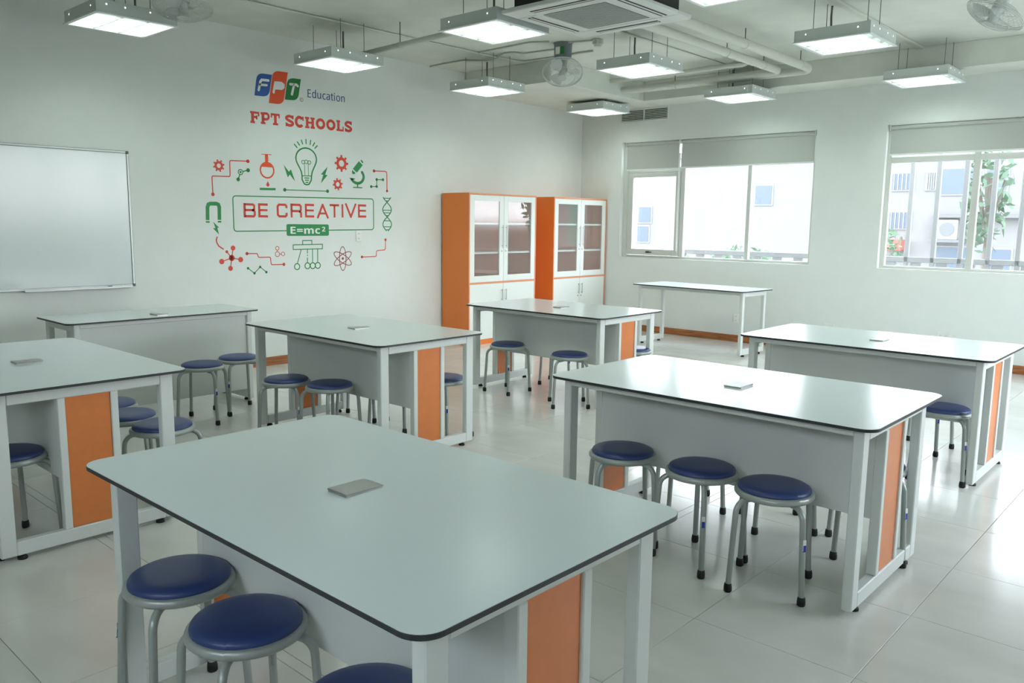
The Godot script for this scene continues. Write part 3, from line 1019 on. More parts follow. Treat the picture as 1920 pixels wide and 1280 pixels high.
func build_mural() -> void:
	var st := new_st()
	# three lettered tiles
	var logo := thing("logo_decal", "logo of three slanted tiles, blue, orange and green, lettered in white", "wall decal", Vector3.ZERO, 0.0, "mural of school icons and lettering on the left wall")
	fill(st, tile_shape(V(0.825, 2.872), V(0.987, 2.874), V(0.946, 2.659), V(0.789, 2.656), 0.065))
	obj("blue_tile", st, M.logo_blue, logo)
	st = new_st()
	fill(st, tile_shape(V(1.0, 2.918), V(1.166, 2.921), V(1.105, 2.604), V(0.943, 2.602), 0.065))
	obj("orange_tile", st, M.logo_orange, logo)
	st = new_st()
	fill(st, tile_shape(V(1.163, 2.872), V(1.316, 2.876), V(1.275, 2.661), V(1.124, 2.656), 0.065))
	obj("green_tile", st, M.logo_green, logo)
	st = new_st()
	stroke(st, [V(0.836, 2.712), V(0.856, 2.79), V(0.872, 2.812), V(0.945, 2.815)], 0.024, 0.0022)
	stroke(st, [V(0.852, 2.764), V(0.925, 2.768)], 0.022, 0.0022)
	obj("letter", st, M.letter, logo)
	st = new_st()
	stroke(st, [V(1.000, 2.71), V(1.021, 2.806), V(1.09, 2.810), V(1.114, 2.797), V(1.112, 2.772), V(1.09, 2.756), V(1.016, 2.752)], 0.024, 0.0022)
	obj("letter", st, M.letter, logo)
	st = new_st()
	stroke(st, [V(1.19, 2.812), V(1.262, 2.816), V(1.277, 2.804)], 0.024, 0.0022)
	stroke(st, [V(1.232, 2.806), V(1.207, 2.716)], 0.026, 0.0022)
	obj("letter", st, M.letter, logo)
	st = new_st()
	ring(st, V(1.318, 2.676), 0.019, 0.004, 20)
	stroke(st, arc(V(1.318, 2.676), 0.009, 0.009, 45, 315, 8), 0.004)
	obj("registered_mark", st, M.grey_print, logo)
	var t := lettering("Education", false, 1.392, 1.852, 2.709, 2.795, M.navy, null, "word_decal")
	tag(t, "blue printed word Education beside the three tiles", "wall decal", "mural of school icons and lettering on the left wall")
	# slab lettering
	st = new_st()
	var u := 0.737
	for e in [["F", 0.098], ["P", 0.098], ["T", 0.100], ["", 0.034], ["S", 0.098], ["C", 0.104], ["H", 0.116], ["O", 0.114], ["O", 0.114], ["L", 0.092], ["S", 0.094]]:
		if e[0] != "":
			slab_letter(st, e[0], u, e[1], 2.393 + (u - 0.737) * 0.014, 0.112)
		u += e[1] + 0.0142
	decal(st, M.red, "word_decal", "red slab-serif wall lettering FPT SCHOOLS under the three tiles")
	# gears
	st = new_st(); gear(st, V(0.392, 1.967), 0.058, 0.021, 8, 0.25)
	decal(st, M.red, "gear_decal", "red gear at the upper left of the mural")
	st = new_st(); gear(st, V(1.796, 2.073), 0.088, 0.034, 8, 0.0)
	decal(st, M.red, "gear_decal", "larger red gear between the light bulb and the microscope")
	st = new_st(); gear(st, V(1.743, 1.852), 0.064, 0.024, 8, 0.15)
	decal(st, M.red, "gear_decal", "smaller red gear under the larger one beside the microscope")
	# circuit traces
	st = new_st()
	stroke(st, [V(0.321, 1.71), V(0.319, 1.856), V(0.323, 1.866), V(0.332, 1.869), V(0.494, 1.872), V(0.503, 1.88), V(0.505, 2.012), V(0.51, 2.021), V(0.519, 2.023), V(0.69, 2.027)], 0.010)
	fill(st, disc(V(0.696, 2.027), 0.017)); fill(st, disc(V(0.321, 1.699), 0.017))
	decal(st, M.red, "trace_decal", "red stepped line with dot ends above the horseshoe magnet")
	st = new_st()
	stroke(st, [V(2.232, 2.018), V(2.39, 2.022), V(2.408, 2.014), V(2.412, 1.995), V(2.413, 1.807)], 0.010)
	fill(st, disc(V(2.232, 2.018), 0.017)); fill(st, disc(V(2.413, 1.807), 0.015))
	decal(st, M.red, "trace_decal", "red bent line with dot ends above the double helix")
	st = new_st()
	stroke(st, [V(0.652, 1.138), V(0.758, 1.137), V(0.768, 1.128), V(0.773, 1.105), V(0.783, 1.098), V(0.9, 1.098), V(0.91, 1.09), V(0.915, 1.03), V(0.924, 1.021), V(1.061, 1.021)], 0.009)
	fill(st, disc(V(0.652, 1.138), 0.016)); fill(st, disc(V(1.061, 1.021), 0.016))
	decal(st, M.red, "trace_decal", "red stepped line between the red molecule and the pendulum balls")
	st = new_st()
	stroke(st, [V(2.049, 1.074), V(2.24, 1.075), V(2.25, 1.084), V(2.253, 1.13), V(2.265, 1.141), V(2.37, 1.147), V(2.38, 1.157), V(2.384, 1.261)], 0.009)
	fill(st, disc(V(2.049, 1.074), 0.015)); fill(st, disc(V(2.384, 1.261), 0.015))
	decal(st, M.red, "trace_decal", "red stepped line rising to the right of the atom")
	st = new_st()
	stroke(st, [V(1.095, 1.77), V(1.611, 1.775)], 0.009)
	fill(st, disc(V(1.095, 1.77), 0.018)); fill(st, disc(V(1.611, 1.775), 0.018))
	decal(st, M.green, "trace_decal", "straight green line with dot ends under the light bulb")
	st = new_st()
	stroke(st, [V(0.658, 0.994), V(0.726, 0.943), V(0.791, 1.003), V(0.858, 0.949)], 0.008)
	for p in [V(0.658, 0.994), V(0.726, 0.943), V(0.791, 1.003), V(0.858, 0.949)]:
		fill(st, disc(p, 0.013))
	decal(st, M.green, "trace_decal", "green zigzag line of four dots at the mural's foot")
	st = new_st()
	stroke(st, [V(2.19, 1.846), V(2.266, 1.85), V(2.267, 1.926), V(2.357, 1.928)], 0.009)
	for p in [V(2.19, 1.846), V(2.266, 1.85), V(2.267, 1.926), V(2.357, 1.928)]:
		fill(st, disc(p, 0.016))
	decal(st, M.green, "trace_decal", "green stair line of four dots beside the microscope")
	st = new_st()
	stroke(st, [V(0.347, 1.3), V(0.338, 1.275), V(0.340, 1.25), V(0.359, 1.216), V(0.405, 1.185)], 0.012)
	decal(st, M.red, "trace_decal", "short red curved line under the horseshoe magnet")
	# molecules
	st = new_st()
	ring(st, V(0.614, 1.92), 0.024, 0.009, 24)
	fill(st, disc(V(0.614, 1.92), 0.011))
	stroke(st, [V(0.64, 1.927), V(0.695, 1.942)], 0.010); stroke(st, [V(0.604, 1.895), V(0.586, 1.85)], 0.010)
	fill(st, disc(V(0.695, 1.942), 0.019)); fill(st, disc(V(0.586, 1.849), 0.018))
	decal(st, M.green, "molecule_decal", "green molecule of three dots beside the flask")
	st = new_st()
	fill(st, disc(V(0.489, 1.099), 0.030))
	for e in [[V(0.506, 1.194), 0.024], [V(0.440, 1.160), 0.014], [V(0.384, 1.067), 0.026], [V(0.472, 0.999), 0.024], [V(0.582, 1.081), 0.026]]:
		stroke(st, [V(0.489, 1.099), e[0]], 0.009)
		fill(st, disc(e[0], e[1]), D1 + 0.0002)
	decal(st, M.red, "molecule_decal", "red molecule with five arms at the mural's lower left")
	st = new_st()
	ring(st, V(0.99, 1.185), 0.019, 0.006, 20); ring(st, V(0.99, 1.126), 0.025, 0.006, 24); ring(st, V(1.054, 1.127), 0.019, 0.006, 20)
	stroke(st, [V(0.99, 1.154), V(0.99, 1.166)], 0.006); stroke(st, [V(1.016, 1.127), V(1.034, 1.127)], 0.006)
	decal(st, M.red, "molecule_decal", "small red molecule of three open circles beside the pendulum")
	# flask, drop and bar
	st = new_st()
	fill(st, PackedVector2Array([V(0.845, 2.101), V(0.956, 2.104), V(0.956, 2.110), V(0.845, 2.107)]))
	fill(st, PackedVector2Array([V(0.883, 2.02), V(0.915, 2.02), V(0.915, 2.104), V(0.883, 2.104)]))
	for k in 3:
		fill(st, PackedVector2Array([V(0.915, 2.048 + k * 0.016), V(0.926, 2.048 + k * 0.016), V(0.926, 2.053 + k * 0.016), V(0.915, 2.053 + k * 0.016)]))
	ring(st, V(0.902, 1.953), 0.074, 0.015, 36)
	var cap := PackedVector2Array()
	for q in arc(V(0.902, 1.953), 0.081, 0.081, 22, 158, 20):
		cap.append(q)
	fill(st, cap, D1 + 0.0001)
	decal(st, M.logo_orange, "flask_decal", "red round flask half filled, with a tall neck")
	st = new_st()
	var drop := PackedVector2Array([V(0.906, 1.848)])
	for q in arc(V(0.905, 1.811), 0.017, 0.017, 30, -210, 14):
		drop.append(q)
	fill(st, drop)
	decal(st, M.red, "drop_decal", "red drop falling from the flask")
	st = new_st()
	fill(st, PackedVector2Array([V(0.814, 1.757), V(0.991, 1.761), V(0.991, 1.783), V(0.814, 1.779)]))
	decal(st, M.green, "bar_decal", "thick green bar under the falling drop")
	# lightning bolts
	st = new_st()
	fill(st, PackedVector2Array([V(1.091, 2.017), V(1.148, 1.952), V(1.174, 1.976), V(1.217, 1.86), V(1.159, 1.924), V(1.134, 1.896)]))
	decal(st, M.green, "bolt_decal", "green lightning bolt to the left of the light bulb")
	st = new_st()
	fill(st, PackedVector2Array([V(1.617, 2.028), V(1.532, 1.945), V(1.562, 1.943), V(1.529, 1.853), V(1.615, 1.941), V(1.586, 1.944)]))
	decal(st, M.green, "bolt_decal", "green lightning bolt to the right of the light bulb")
	st = new_st()
	fill(st, PackedVector2Array([V(0.313, 1.444), V(0.368, 1.391), V(0.352, 1.387), V(0.367, 1.325), V(0.31, 1.382), V(0.334, 1.385)]))
	decal(st, M.green, "bolt_decal", "small green lightning bolt under the horseshoe magnet")
	# light bulb
	var bulb := thing("bulb_decal", "green outlined light bulb with rays at the mural's centre", "wall decal", Vector3.ZERO, 0.0, "mural of school icons and lettering on the left wall")
	st = new_st()
	var o := arc(V(1.358, 2.093), 0.123, 0.108, -28, 208, 26)
	stroke(st, [V(1.357, 1.831), V(1.385, 1.838), V(1.412, 1.88), V(1.417, 1.925), V(1.424, 1.96), V(1.445, 2.0)] + o.slice(0, 14), 0.015)
	stroke(st, o.slice(13) + [V(1.275, 2.0), V(1.295, 1.96), V(1.302, 1.925), V(1.303, 1.88), V(1.328, 1.838), V(1.357, 1.831)], 0.015)
	obj("outline", st, M.green, bulb)
	st = new_st()
	stroke(st, [V(1.303, 1.920), V(1.417, 1.922)], 0.009)
	for k in 3:
		stroke(st, [V(1.333 + k * 0.006, 1.899 - k * 0.022), V(1.385 - k * 0.006, 1.900 - k * 0.022)], 0.011)
	obj("screw_base", st, M.green, bulb)
	st = new_st()
	stroke(st, [V(1.338, 1.924), V(1.335, 2.036)], 0.006); stroke(st, [V(1.379, 1.924), V(1.38, 2.038)], 0.006)
	ring(st, V(1.32, 2.058), 0.018, 0.007, 18); ring(st, V(1.357, 2.062), 0.019, 0.007, 18); ring(st, V(1.394, 2.058), 0.018, 0.007, 18)
	obj("filament", st, M.green, bulb)
	for e in [[1.217, 2.232, 1.255, 2.195], [1.254, 2.258, 1.284, 2.221], [1.303, 2.281, 1.319, 2.235], [1.358, 2.292, 1.361, 2.241], [1.417, 2.286, 1.408, 2.237], [1.466, 2.266, 1.439, 2.224], [1.498, 2.237, 1.462, 2.204]]:
		st = new_st()
		stroke(st, [V(e[0], e[1]), V(e[2], e[3])], 0.012, D1, true)
		obj("ray", st, M.green, bulb)
	# microscope
	st = new_st()
	fill(st, PackedVector2Array([V(2.026, 2.111), V(2.077, 2.072), V(1.998, 1.989), V(1.943, 2.024)]))
	fill(st, PackedVector2Array([V(2.048, 2.118), V(2.058, 2.130), V(2.088, 2.103), V(2.078, 2.091)]))
	fill(st, PackedVector2Array([V(1.934, 2.012), V(1.976, 1.985), V(1.968, 1.972), V(1.945, 1.968), V(1.931, 1.985)]))
	stroke(st, arc(V(2.004, 1.946), 0.083, 0.072, 42, -150, 22), 0.030)
	fill(st, PackedVector2Array([V(1.893, 1.929), V(1.971, 1.923), V(1.971, 1.914), V(1.95, 1.912), V(1.93, 1.90)]))
	fill(st, PackedVector2Array([V(1.997, 1.83), V(2.011, 1.83), V(2.011, 1.875), V(1.997, 1.875)]))
	fill(st, PackedVector2Array([V(1.943, 1.822), V(2.066, 1.822), V(2.066, 1.834), V(1.943, 1.834)]))
	decal(st, M.green, "microscope_decal", "green microscope at the upper right of the mural")
	# magnet
	st = new_st()
	stroke(st, [V(0.258, 1.458), V(0.262, 1.58), V(0.272, 1.604), V(0.292, 1.612), V(0.352, 1.613), V(0.372, 1.605), V(0.38, 1.582), V(0.377, 1.462)], 0.036, D1, true)
	fill(st, PackedVector2Array([V(0.240, 1.434), V(0.277, 1.434), V(0.277, 1.449), V(0.240, 1.449)]))
	fill(st, PackedVector2Array([V(0.359, 1.437), V(0.395, 1.437), V(0.395, 1.452), V(0.359, 1.452)]))
	decal(st, M.green, "magnet_decal", "green horseshoe magnet at the left of the framed words")
	# frame, words and formula tag
	st = new_st()
	var fo := round_rect(1.705, 0.348, 0.035, 6, V(1.370, 1.533))
	var fi := round_rect(1.684, 0.327, 0.025, 6, V(1.370, 1.533))
	for p in [fo, fi]:
		for i in p.size():
			p[i].y += (p[i].x - 1.370) * 0.012
	band(st, fo, fi)
	decal(st, M.green, "frame_decal", "green rounded outline round the words of the mural")
	t = wide_words()
	tag(t, "large red printed words BE CREATIVE inside the green outline", "wall decal", "mural of school icons and lettering on the left wall")
	var ft := thing("formula_decal", "green rounded tag with a white formula on the outline's lower edge", "wall decal", Vector3.ZERO, 0.0, "mural of school icons and lettering on the left wall")
	st = new_st()
	fill(st, round_rect(0.514, 0.119, 0.018, 5, V(1.360, 1.368)), 0.002)
	obj("tag_plate", st, M.green, ft)
	lettering("E=mc", true, 1.148, 1.506, 1.330, 1.402, M.letter, ft, "formula", 0.0021)
	lettering("2", true, 1.53, 1.571, 1.353, 1.403, M.letter, ft, "exponent", 0.0021)
	# pendulum cradle
	st = new_st()
	stroke(st, [V(1.176, 1.217), V(1.533, 1.22), V(1.531, 1.172)], 0.009)
	stroke(st, [V(1.531, 1.172), V(1.175, 1.169), V(1.176, 1.217)], 0.009)
	stroke(st, [V(1.29, 1.218), V(1.289, 1.259), V(1.402, 1.261), V(1.401, 1.219)], 0.009)
	stroke(st, [V(1.271, 1.17), V(1.222, 1.03)], 0.009)
	stroke(st, [V(1.345, 1.17), V(1.344, 1.13)], 0.009); stroke(st, [V(1.344, 1.108), V(1.344, 1.104)], 0.010); stroke(st, [V(1.343, 1.08), V(1.342, 1.036)], 0.009)
	stroke(st, [V(1.408, 1.17), V(1.405, 1.036)], 0.009); stroke(st, [V(1.472, 1.17), V(1.469, 1.038)], 0.009)
	for c in [V(1.216, 0.993), V(1.342, 0.998), V(1.407, 0.997), V(1.469, 0.998)]:
		ring(st, c, 0.031, 0.011, 24)
	decal(st, M.green, "pendulum_decal", "green outlined cradle of four swinging pendulum balls")
	# atom
	st = new_st()
	for k in 3:
		var rot := deg_to_rad([90.0, 30.0, 150.0][k])
		var a := PackedVector2Array()
		var b := PackedVector2Array()
		for i in 40:
			var an := TAU * i / 40.0
			a.append(V(1.791, 1.062) + (V(cos(an) * 0.1325, sin(an) * 0.0475)).rotated(rot))
			b.append(V(1.791, 1.062) + (V(cos(an) * 0.1235, sin(an) * 0.0385)).rotated(rot))
		band(st, a, b, D1 + 0.00005 * k)
	fill(st, disc(V(1.791, 1.063), 0.014))
	decal(st, M.brick_red, "atom_decal", "brown-red atom of three crossing orbits")
	# double helix
	st = new_st()
	for s in [1.0, -1.0]:
		var p := []
		for i in 41:
			var k := i / 40.0
			p.append(V(2.411 + s * 0.062 * cos(k * TAU * 1.13 + 0.55), lerpf(1.733, 1.362, k)))
		stroke(st, p, 0.012)
	for k in [0.02, 0.10, 0.17, 0.38, 0.46, 0.54, 0.62, 0.70, 0.88, 0.97]:
		var hwid: float = absf(0.062 * cos(k * TAU * 1.13 + 0.55)) - 0.004
		if hwid > 0.012:
			var y := lerpf(1.733, 1.362, k)
			stroke(st, [V(2.411 - hwid, y), V(2.411 + hwid, y)], 0.009, D1 + 0.0001, true)
	decal(st, M.green, "helix_decal", "green double helix at the right of the framed words")

# ---------------------------------------------------------------- lamps
const LY := 2.893

func build_lamp() -> Node3D:
	var o := thing("ceiling_light", "", "ceiling light", Vector3.ZERO, 0.0, "suspended square louvre lights")
	var hh := 0.094
	var a := 0.292
	var st := new_st()
	for s in [-1.0, 1.0]:
		bx(st, Vector3(-a, 0.006, minf(s * a, s * (a - 0.004))), Vector3(a, hh, maxf(s * a, s * (a - 0.004))), 0.001)
		bx(st, Vector3(minf(s * a, s * (a - 0.004)), 0.006, -a + 0.004), Vector3(maxf(s * a, s * (a - 0.004)), hh, a - 0.004), 0.001)
	bx(st, Vector3(-a, hh - 0.004, -a), Vector3(a, hh, a), 0.001)
	obj("housing", st, M.lamp_box, o)
	st = new_st()
	var f := 0.303
	for s in [-1.0, 1.0]:
		bx(st, Vector3(-f, 0, minf(s * f, s * (f - 0.026))), Vector3(f, 0.006, maxf(s * f, s * (f - 0.026))), 0.001)
		bx(st, Vector3(minf(s * f, s * (f - 0.026)), 0, -f + 0.026), Vector3(maxf(s * f, s * (f - 0.026)), 0.006, f - 0.026), 0.001)
	obj("rim", st, M.louvre, o)
	# three tubes
	for k in 3:
		st = new_st()
		tube(st, [Vector3(-0.27, 0, 0), Vector3(0.27, 0, 0)], 0.013, 12)
		obj("lamp_tube", st, M.tube, o, Vector3(0, 0.068, -0.185 + 0.185 * k))
	# louvre blades
	var i := f - 0.027
	for z in [-0.092, 0.092]:
		st = new_st()
		prism(st, PackedVector2Array([V(-0.015, 0.040), V(-0.002, 0.001), V(0.002, 0.001), V(0.015, 0.040)]), -i, i, Transform3D(Basis(Vector3.UP, PI / 2), Vector3.ZERO), true, true)
		obj("louvre_blade", st, M.mirror, o, Vector3(0, 0, z))
	for k in 6:
		st = new_st()
		prism(st, PackedVector2Array([V(-0.014, 0.040), V(-0.0016, 0.001), V(0.0016, 0.001), V(0.014, 0.040)]), -i, i, Transform3D.IDENTITY, true, true)
		obj("louvre_blade", st, M.mirror, o, Vector3(-0.2365 + 0.0946 * k, 0, 0))
	# little holes in the sides that leak light
	var dt := new_st()
	lathe(dt, [Vector2(0, -0.0008), Vector2(0.0062, -0.0008), Vector2(0.0062, 0.0008), Vector2(0, 0.0008)], 12)
	var dot := shaped(dt, M.dot)
	for x in [-0.20, 0.20]:
		var d := put("side_hole", dot, o, Vector3(x, 0.058, a))
		d.rotation.x = PI / 2
	for z in [-0.22, -0.09, 0.09, 0.22]:
		var d := put("side_hole", dot, o, Vector3(a, 0.066, z))
		d.rotation.z = PI / 2
	return o

func hang(o: Node3D, top: float) -> void:
	var l := top - LY
	for x in [-0.21, 0.21]:
		for z in [-0.13, 0.13]:
			var st := new_st()
			tube(st, [Vector3(0, 0.092, 0), Vector3(0, l, 0)], 0.0028, 6)
			obj("hanger_rod", st, M.cable, o, Vector3(x, 0, z))
	var st := new_st()
	tube(st, [Vector3(0, 0.09, 0), Vector3(0.004, 0.09 + (l - 0.09) * 0.3, 0.002), Vector3(-0.003, 0.09 + (l - 0.09) * 0.7, -0.002), Vector3(0, l, 0)], 0.009, 8)
	obj("power_cable", st, M.cable, o, Vector3(-0.20, 0, -0.20))

func build_lamps() -> void:
	var lamp := build_lamp()
	var rows := [
		[0.84, 6.80, CEIL, "square louvre light nearest the whiteboard, alone at the picture's upper left"],
		[0.83, 4.82, CEIL, "square louvre light hanging right above the logo on the mural wall"],
		[2.86, 4.86, CEIL, "square louvre light hanging beside the air conditioner's left corner"],
		[0.88, 2.88, CEIL, "square louvre light hanging left of the round fan, above the cabinets' side"],
		[2.85, 2.86, CEIL, "square louvre light hanging right of the round fan, under the bend of thin conduit"],
		[0.84, 0.775, SOFFIT, "square louvre light close under the bulkhead, in front of the wall vent"],
		[4.74, 2.81, CEIL, "square louvre light with clearly visible grid, right of the white pipes"],
		[2.81, 0.755, CEIL, "square louvre light below the elbows of the white pipes, over the first window"],
		[4.73, 0.68, CEIL, "square louvre light before the window beam, above the right-hand window"],
		[4.74, 4.82, CEIL, "square louvre light at the picture's top edge, only its corner in view"],
		[2.85, 6.80, CEIL, "square louvre light overhead above the left-hand table, out of view"],
		[4.74, 6.80, CEIL, "square louvre light overhead above the nearest table, out of view"],
	]
	var made := []
	for i in rows.size():
		var o: Node3D
		if i == 0:
			o = lamp
			o.position = Vector3(rows[i][0], LY, rows[i][1])
			o.set_meta("label", rows[i][3])
		else:
			o = dup(lamp, Vector3(rows[i][0], LY, rows[i][1]), 0.0, rows[i][3], "suspended square louvre lights")
		made.append(o)
	for i in rows.size():
		hang(made[i], rows[i][2])
		var l := AreaLight3D.new()
		l.name = "panel_light_%d" % i
		l.area_size = Vector2(0.52, 0.52)
		l.light_color = Color(0.95, 1.0, 0.965)
		l.light_energy = 0.55
		l.area_range = 14.0
		l.area_attenuation = 2.0
		l.shadow_enabled = true
		add_child(l)
		l.position = made[i].position + Vector3(0, 0.044, 0)
		l.rotation.x = -PI / 2

# ---------------------------------------------------------------- air conditioner, fans, pipes
func build_ceiling_things() -> void:
	# ceiling cassette
	var o := thing("air_conditioner", "square white ceiling air conditioner with a grey grille in its middle", "air conditioner", Vector3(3.735, 2.90, 4.75))
	var st := new_st()
	var h := 0.475
	var t := Transform3D(Basis(Vector3.RIGHT, -PI / 2), Vector3.ZERO)
	# panel ring
	var sl := 0.30
	bx(st, Vector3(-h, 0, -h), Vector3(h, 0.03, -sl), 0.006)
	bx(st, Vector3(-h, 0, sl), Vector3(h, 0.03, h), 0.006)
	bx(st, Vector3(-h, 0, -sl), Vector3(-sl, 0.03, sl), 0.006)
	bx(st, Vector3(sl, 0, -sl), Vector3(h, 0.03, sl), 0.006)
	obj("panel", st, M.ac_white, o)
	st = new_st()
	bx(st, Vector3(-sl, 0.003, -sl), Vector3(sl, 0.025, sl), 0.003)
	obj("grille_frame", st, M.ac_white, o)
	for k in 22:
		box_part("grille_slat", Vector3(-0.262, -0.001, -0.262 + k * 0.0243), Vector3(0.262, 0.006, -0.262 + k * 0.0243 + 0.014), M.ac_grille, o, 0.0)
	box_part("grille_back", Vector3(-0.265, 0.0015, -0.265), Vector3(0.265, 0.0045, 0.265), M.corner, o, 0.0)
	for k in 4:
		var tt := Transform3D(Basis(Vector3.UP, PI / 2 * k), Vector3.ZERO)
		st = new_st()
		bx(st, Vector3(-0.27, -0.0015, 0.355), Vector3(0.27, 0.006, 0.405), 0.0, tt)
		obj("air_outlet", st, M.ac_dark, o)
		st = new_st()
		bx(st, Vector3(-0.265, -0.004, 0.374), Vector3(0.265, 0.0, 0.390), 0.0015, tt)
		obj("flap", st, M.ac_white, o)
	st = new_st()
	bx(st, Vector3(-0.41, 0.028, -0.41), Vector3(0.41, 0.27, 0.41), 0.004)
	bx(st, Vector3(-0.43, 0.028, -0.43), Vector3(0.43, 0.045, 0.43), 0.003)
	obj("body", st, M.ac_dark, o)
	for x in [-0.38, 0.38]:
		for z in [-0.38, 0.38]:
			st = new_st()
			tube(st, [Vector3(0, 0.27, 0), Vector3(0, CEIL - 2.90, 0)], 0.005, 8)
			obj("hanger_rod", st, M.cable, o, Vector3(x, 0, z))
	fan(Vector3(1.95, CEIL, 2.90), 38.0, 58.0, "white caged orbit fan on a grey ceiling mount, between two louvre lights", true)
	fan(Vector3(5.80, CEIL, 2.75), -60.0, 62.0, "white caged orbit fan at the upper right corner of the picture", false)
	fan(Vector3(1.42, CEIL, 6.60), 60.0, 80.0, "white caged orbit fan whose rim dips into the top left of the picture", false)
	# smoke detector
	var s := thing("smoke_detector", "small cream smoke detector on the ceiling behind the air conditioner", "smoke detector", Vector3(2.33, CEIL, 2.83))
	st = new_st()
	lathe(st, [Vector2(0, -0.07), Vector2(0.035, -0.07), Vector2(0.04, -0.055), Vector2(0.04, -0.045)], 20)
	obj("head", st, M.fan_white, s)
	st = new_st()
	lathe(st, [Vector2(0, -0.045), Vector2(0.055, -0.045), Vector2(0.055, -0.012), Vector2(0.05, 0), Vector2(0, 0)], 20)
	obj("base", st, M.pipe, s)
	# thick insulated pipes from the air conditioner to the bulkhead
	pipe("insulated_pipe", bent([Vector3(3.66, 3.12, 4.30), Vector3(3.645, 3.12, 0.90), Vector3(3.60, 3.11, 0.80), Vector3(1.36, 3.12, 0.80)], 0.14), 0.043, M.pipe, "thick white insulated pipe, outer one of the two that bend together near the window beam", "pipe", [[0, Vector3(3.65, 3.12, 2.35)], [0, Vector3(3.645, 3.12, 1.10)], [1, Vector3(2.75, 3.115, 0.80)]])
	pipe("insulated_pipe", bent([Vector3(3.40, 3.10, 4.30), Vector3(3.385, 3.10, 0.98), Vector3(1.36, 3.09, 0.99)], 0.14), 0.040, M.pipe, "thick white insulated pipe, inner one of the two, nearer the round fan", "pipe", [[0, Vector3(3.39, 3.10, 2.2)], [0, Vector3(3.385, 3.10, 1.4)], [1, Vector3(2.1, 3.09, 0.99)]])
	pipe("drain_pipe", [Vector3(0.0, 3.04, 4.49), Vector3(3.30, 3.08, 4.56)], 0.026, M.pipe, "straight white drain pipe from the mural wall to the air conditioner", "pipe", [[1, Vector3(1.35, 3.056, 4.52)]])
	pipe("beam_pipe", [Vector3(1.362, 3.17, 1.24), Vector3(3.06, 3.17, 1.22), Vector3(3.12, 3.19, 1.20)], 0.026, M.pipe, "grey pipe running above the insulated pipes along the window beam", "pipe", [])
	# thin conduits on the ceiling
	pipe("conduit", [Vector3(0.93, CEIL - 0.012, 8.2), Vector3(0.96, CEIL - 0.012, 5.0), Vector3(0.99, CEIL - 0.012, 3.0), Vector3(1.02, CEIL - 0.012, 2.6), Vector3(1.06, CEIL - 0.012, 2.5), Vector3(1.14, CEIL - 0.012, 2.47), Vector3(2.0, CEIL - 0.012, 2.46)], 0.011, M.pipe, "long thin conduit along the ceiling beside the mural wall", "conduit", [])
	pipe("conduit", [Vector3(0.98, CEIL - 0.01, 3.13), Vector3(1.74, CEIL - 0.01, 3.17), Vector3(1.90, CEIL - 0.01, 3.06)], 0.009, M.pipe, "thin straight conduit feeding the round fan's mount", "conduit", [])
	pipe("conduit", [Vector3(0.0, CEIL - 0.01, 2.93), Vector3(0.35, CEIL - 0.01, 2.95), Vector3(0.58, CEIL - 0.01, 2.95), Vector3(0.8, CEIL - 0.02, 2.82), Vector3(1.0, CEIL - 0.02, 2.86), Vector3(1.19, CEIL - 0.01, 2.95), Vector3(1.30, CEIL - 0.01, 2.90), Vector3(1.33, CEIL - 0.01, 2.80), Vector3(1.86, CEIL - 0.01, 2.74)], 0.009, M.pipe, "wavy thin conduit crossing the ceiling to the round fan", "conduit", [])
	pipe("conduit", [Vector3(2.04, CEIL - 0.01, 2.93), Vector3(2.30, CEIL - 0.01, 2.84)], 0.008, M.pipe, "short thin conduit between the round fan and the smoke detector", "conduit", [])
	pipe("conduit", [Vector3(2.71, CEIL - 0.010, 4.3), Vector3(2.705, CEIL - 0.010, 0.9)], 0.010, M.pipe, "straight thin conduit running from the air conditioner towards the window beam", "conduit", [])

func bent(pts: Array, r: float) -> Array:
	var out := [pts[0]]
	for i in range(1, pts.size() - 1):
		var a: Vector3 = (pts[i - 1] - pts[i])
		var b: Vector3 = (pts[i + 1] - pts[i])
		var rr: float = minf(r, minf(a.length(), b.length()) * 0.48)
		var p0: Vector3 = pts[i] + a.normalized() * rr
		var p2: Vector3 = pts[i] + b.normalized() * rr
		for k in 9:
			var t := k / 8.0
			out.append(p0.lerp(pts[i], t).lerp((pts[i] as Vector3).lerp(p2, t), t))
	out.append(pts[pts.size() - 1])
	return out

func pipe(called: String, pts: Array, r: float, m: Material, label: String, category: String, clamps: Array) -> void:
	if clamps.is_empty():
		var st := new_st()
		tube(st, pts, r, 12)
		tag(obj(called, st, m), label, category, "pipes and conduits on the ceiling")
		return
	var o := thing(called, label, category, Vector3.ZERO, 0.0, "pipes and conduits on the ceiling")
	var st := new_st()
	tube(st, pts, r, 16)
	obj("pipe_run", st, m, o)
	for c in clamps:
		st = new_st()
		var along := Vector3(0, 0, 0.012) if c[0] == 0 else Vector3(0.012, 0, 0)
		tube(st, [c[1] - along, c[1] + along], r + 0.004, 16)
		obj("clamp", st, M.pipe, o)
		st = new_st()
		tube(st, [c[1] + Vector3(0, r, 0), Vector3(c[1].x, CEIL, c[1].z)], 0.005, 6)
		obj("clamp_rod", st, M.cable, o)

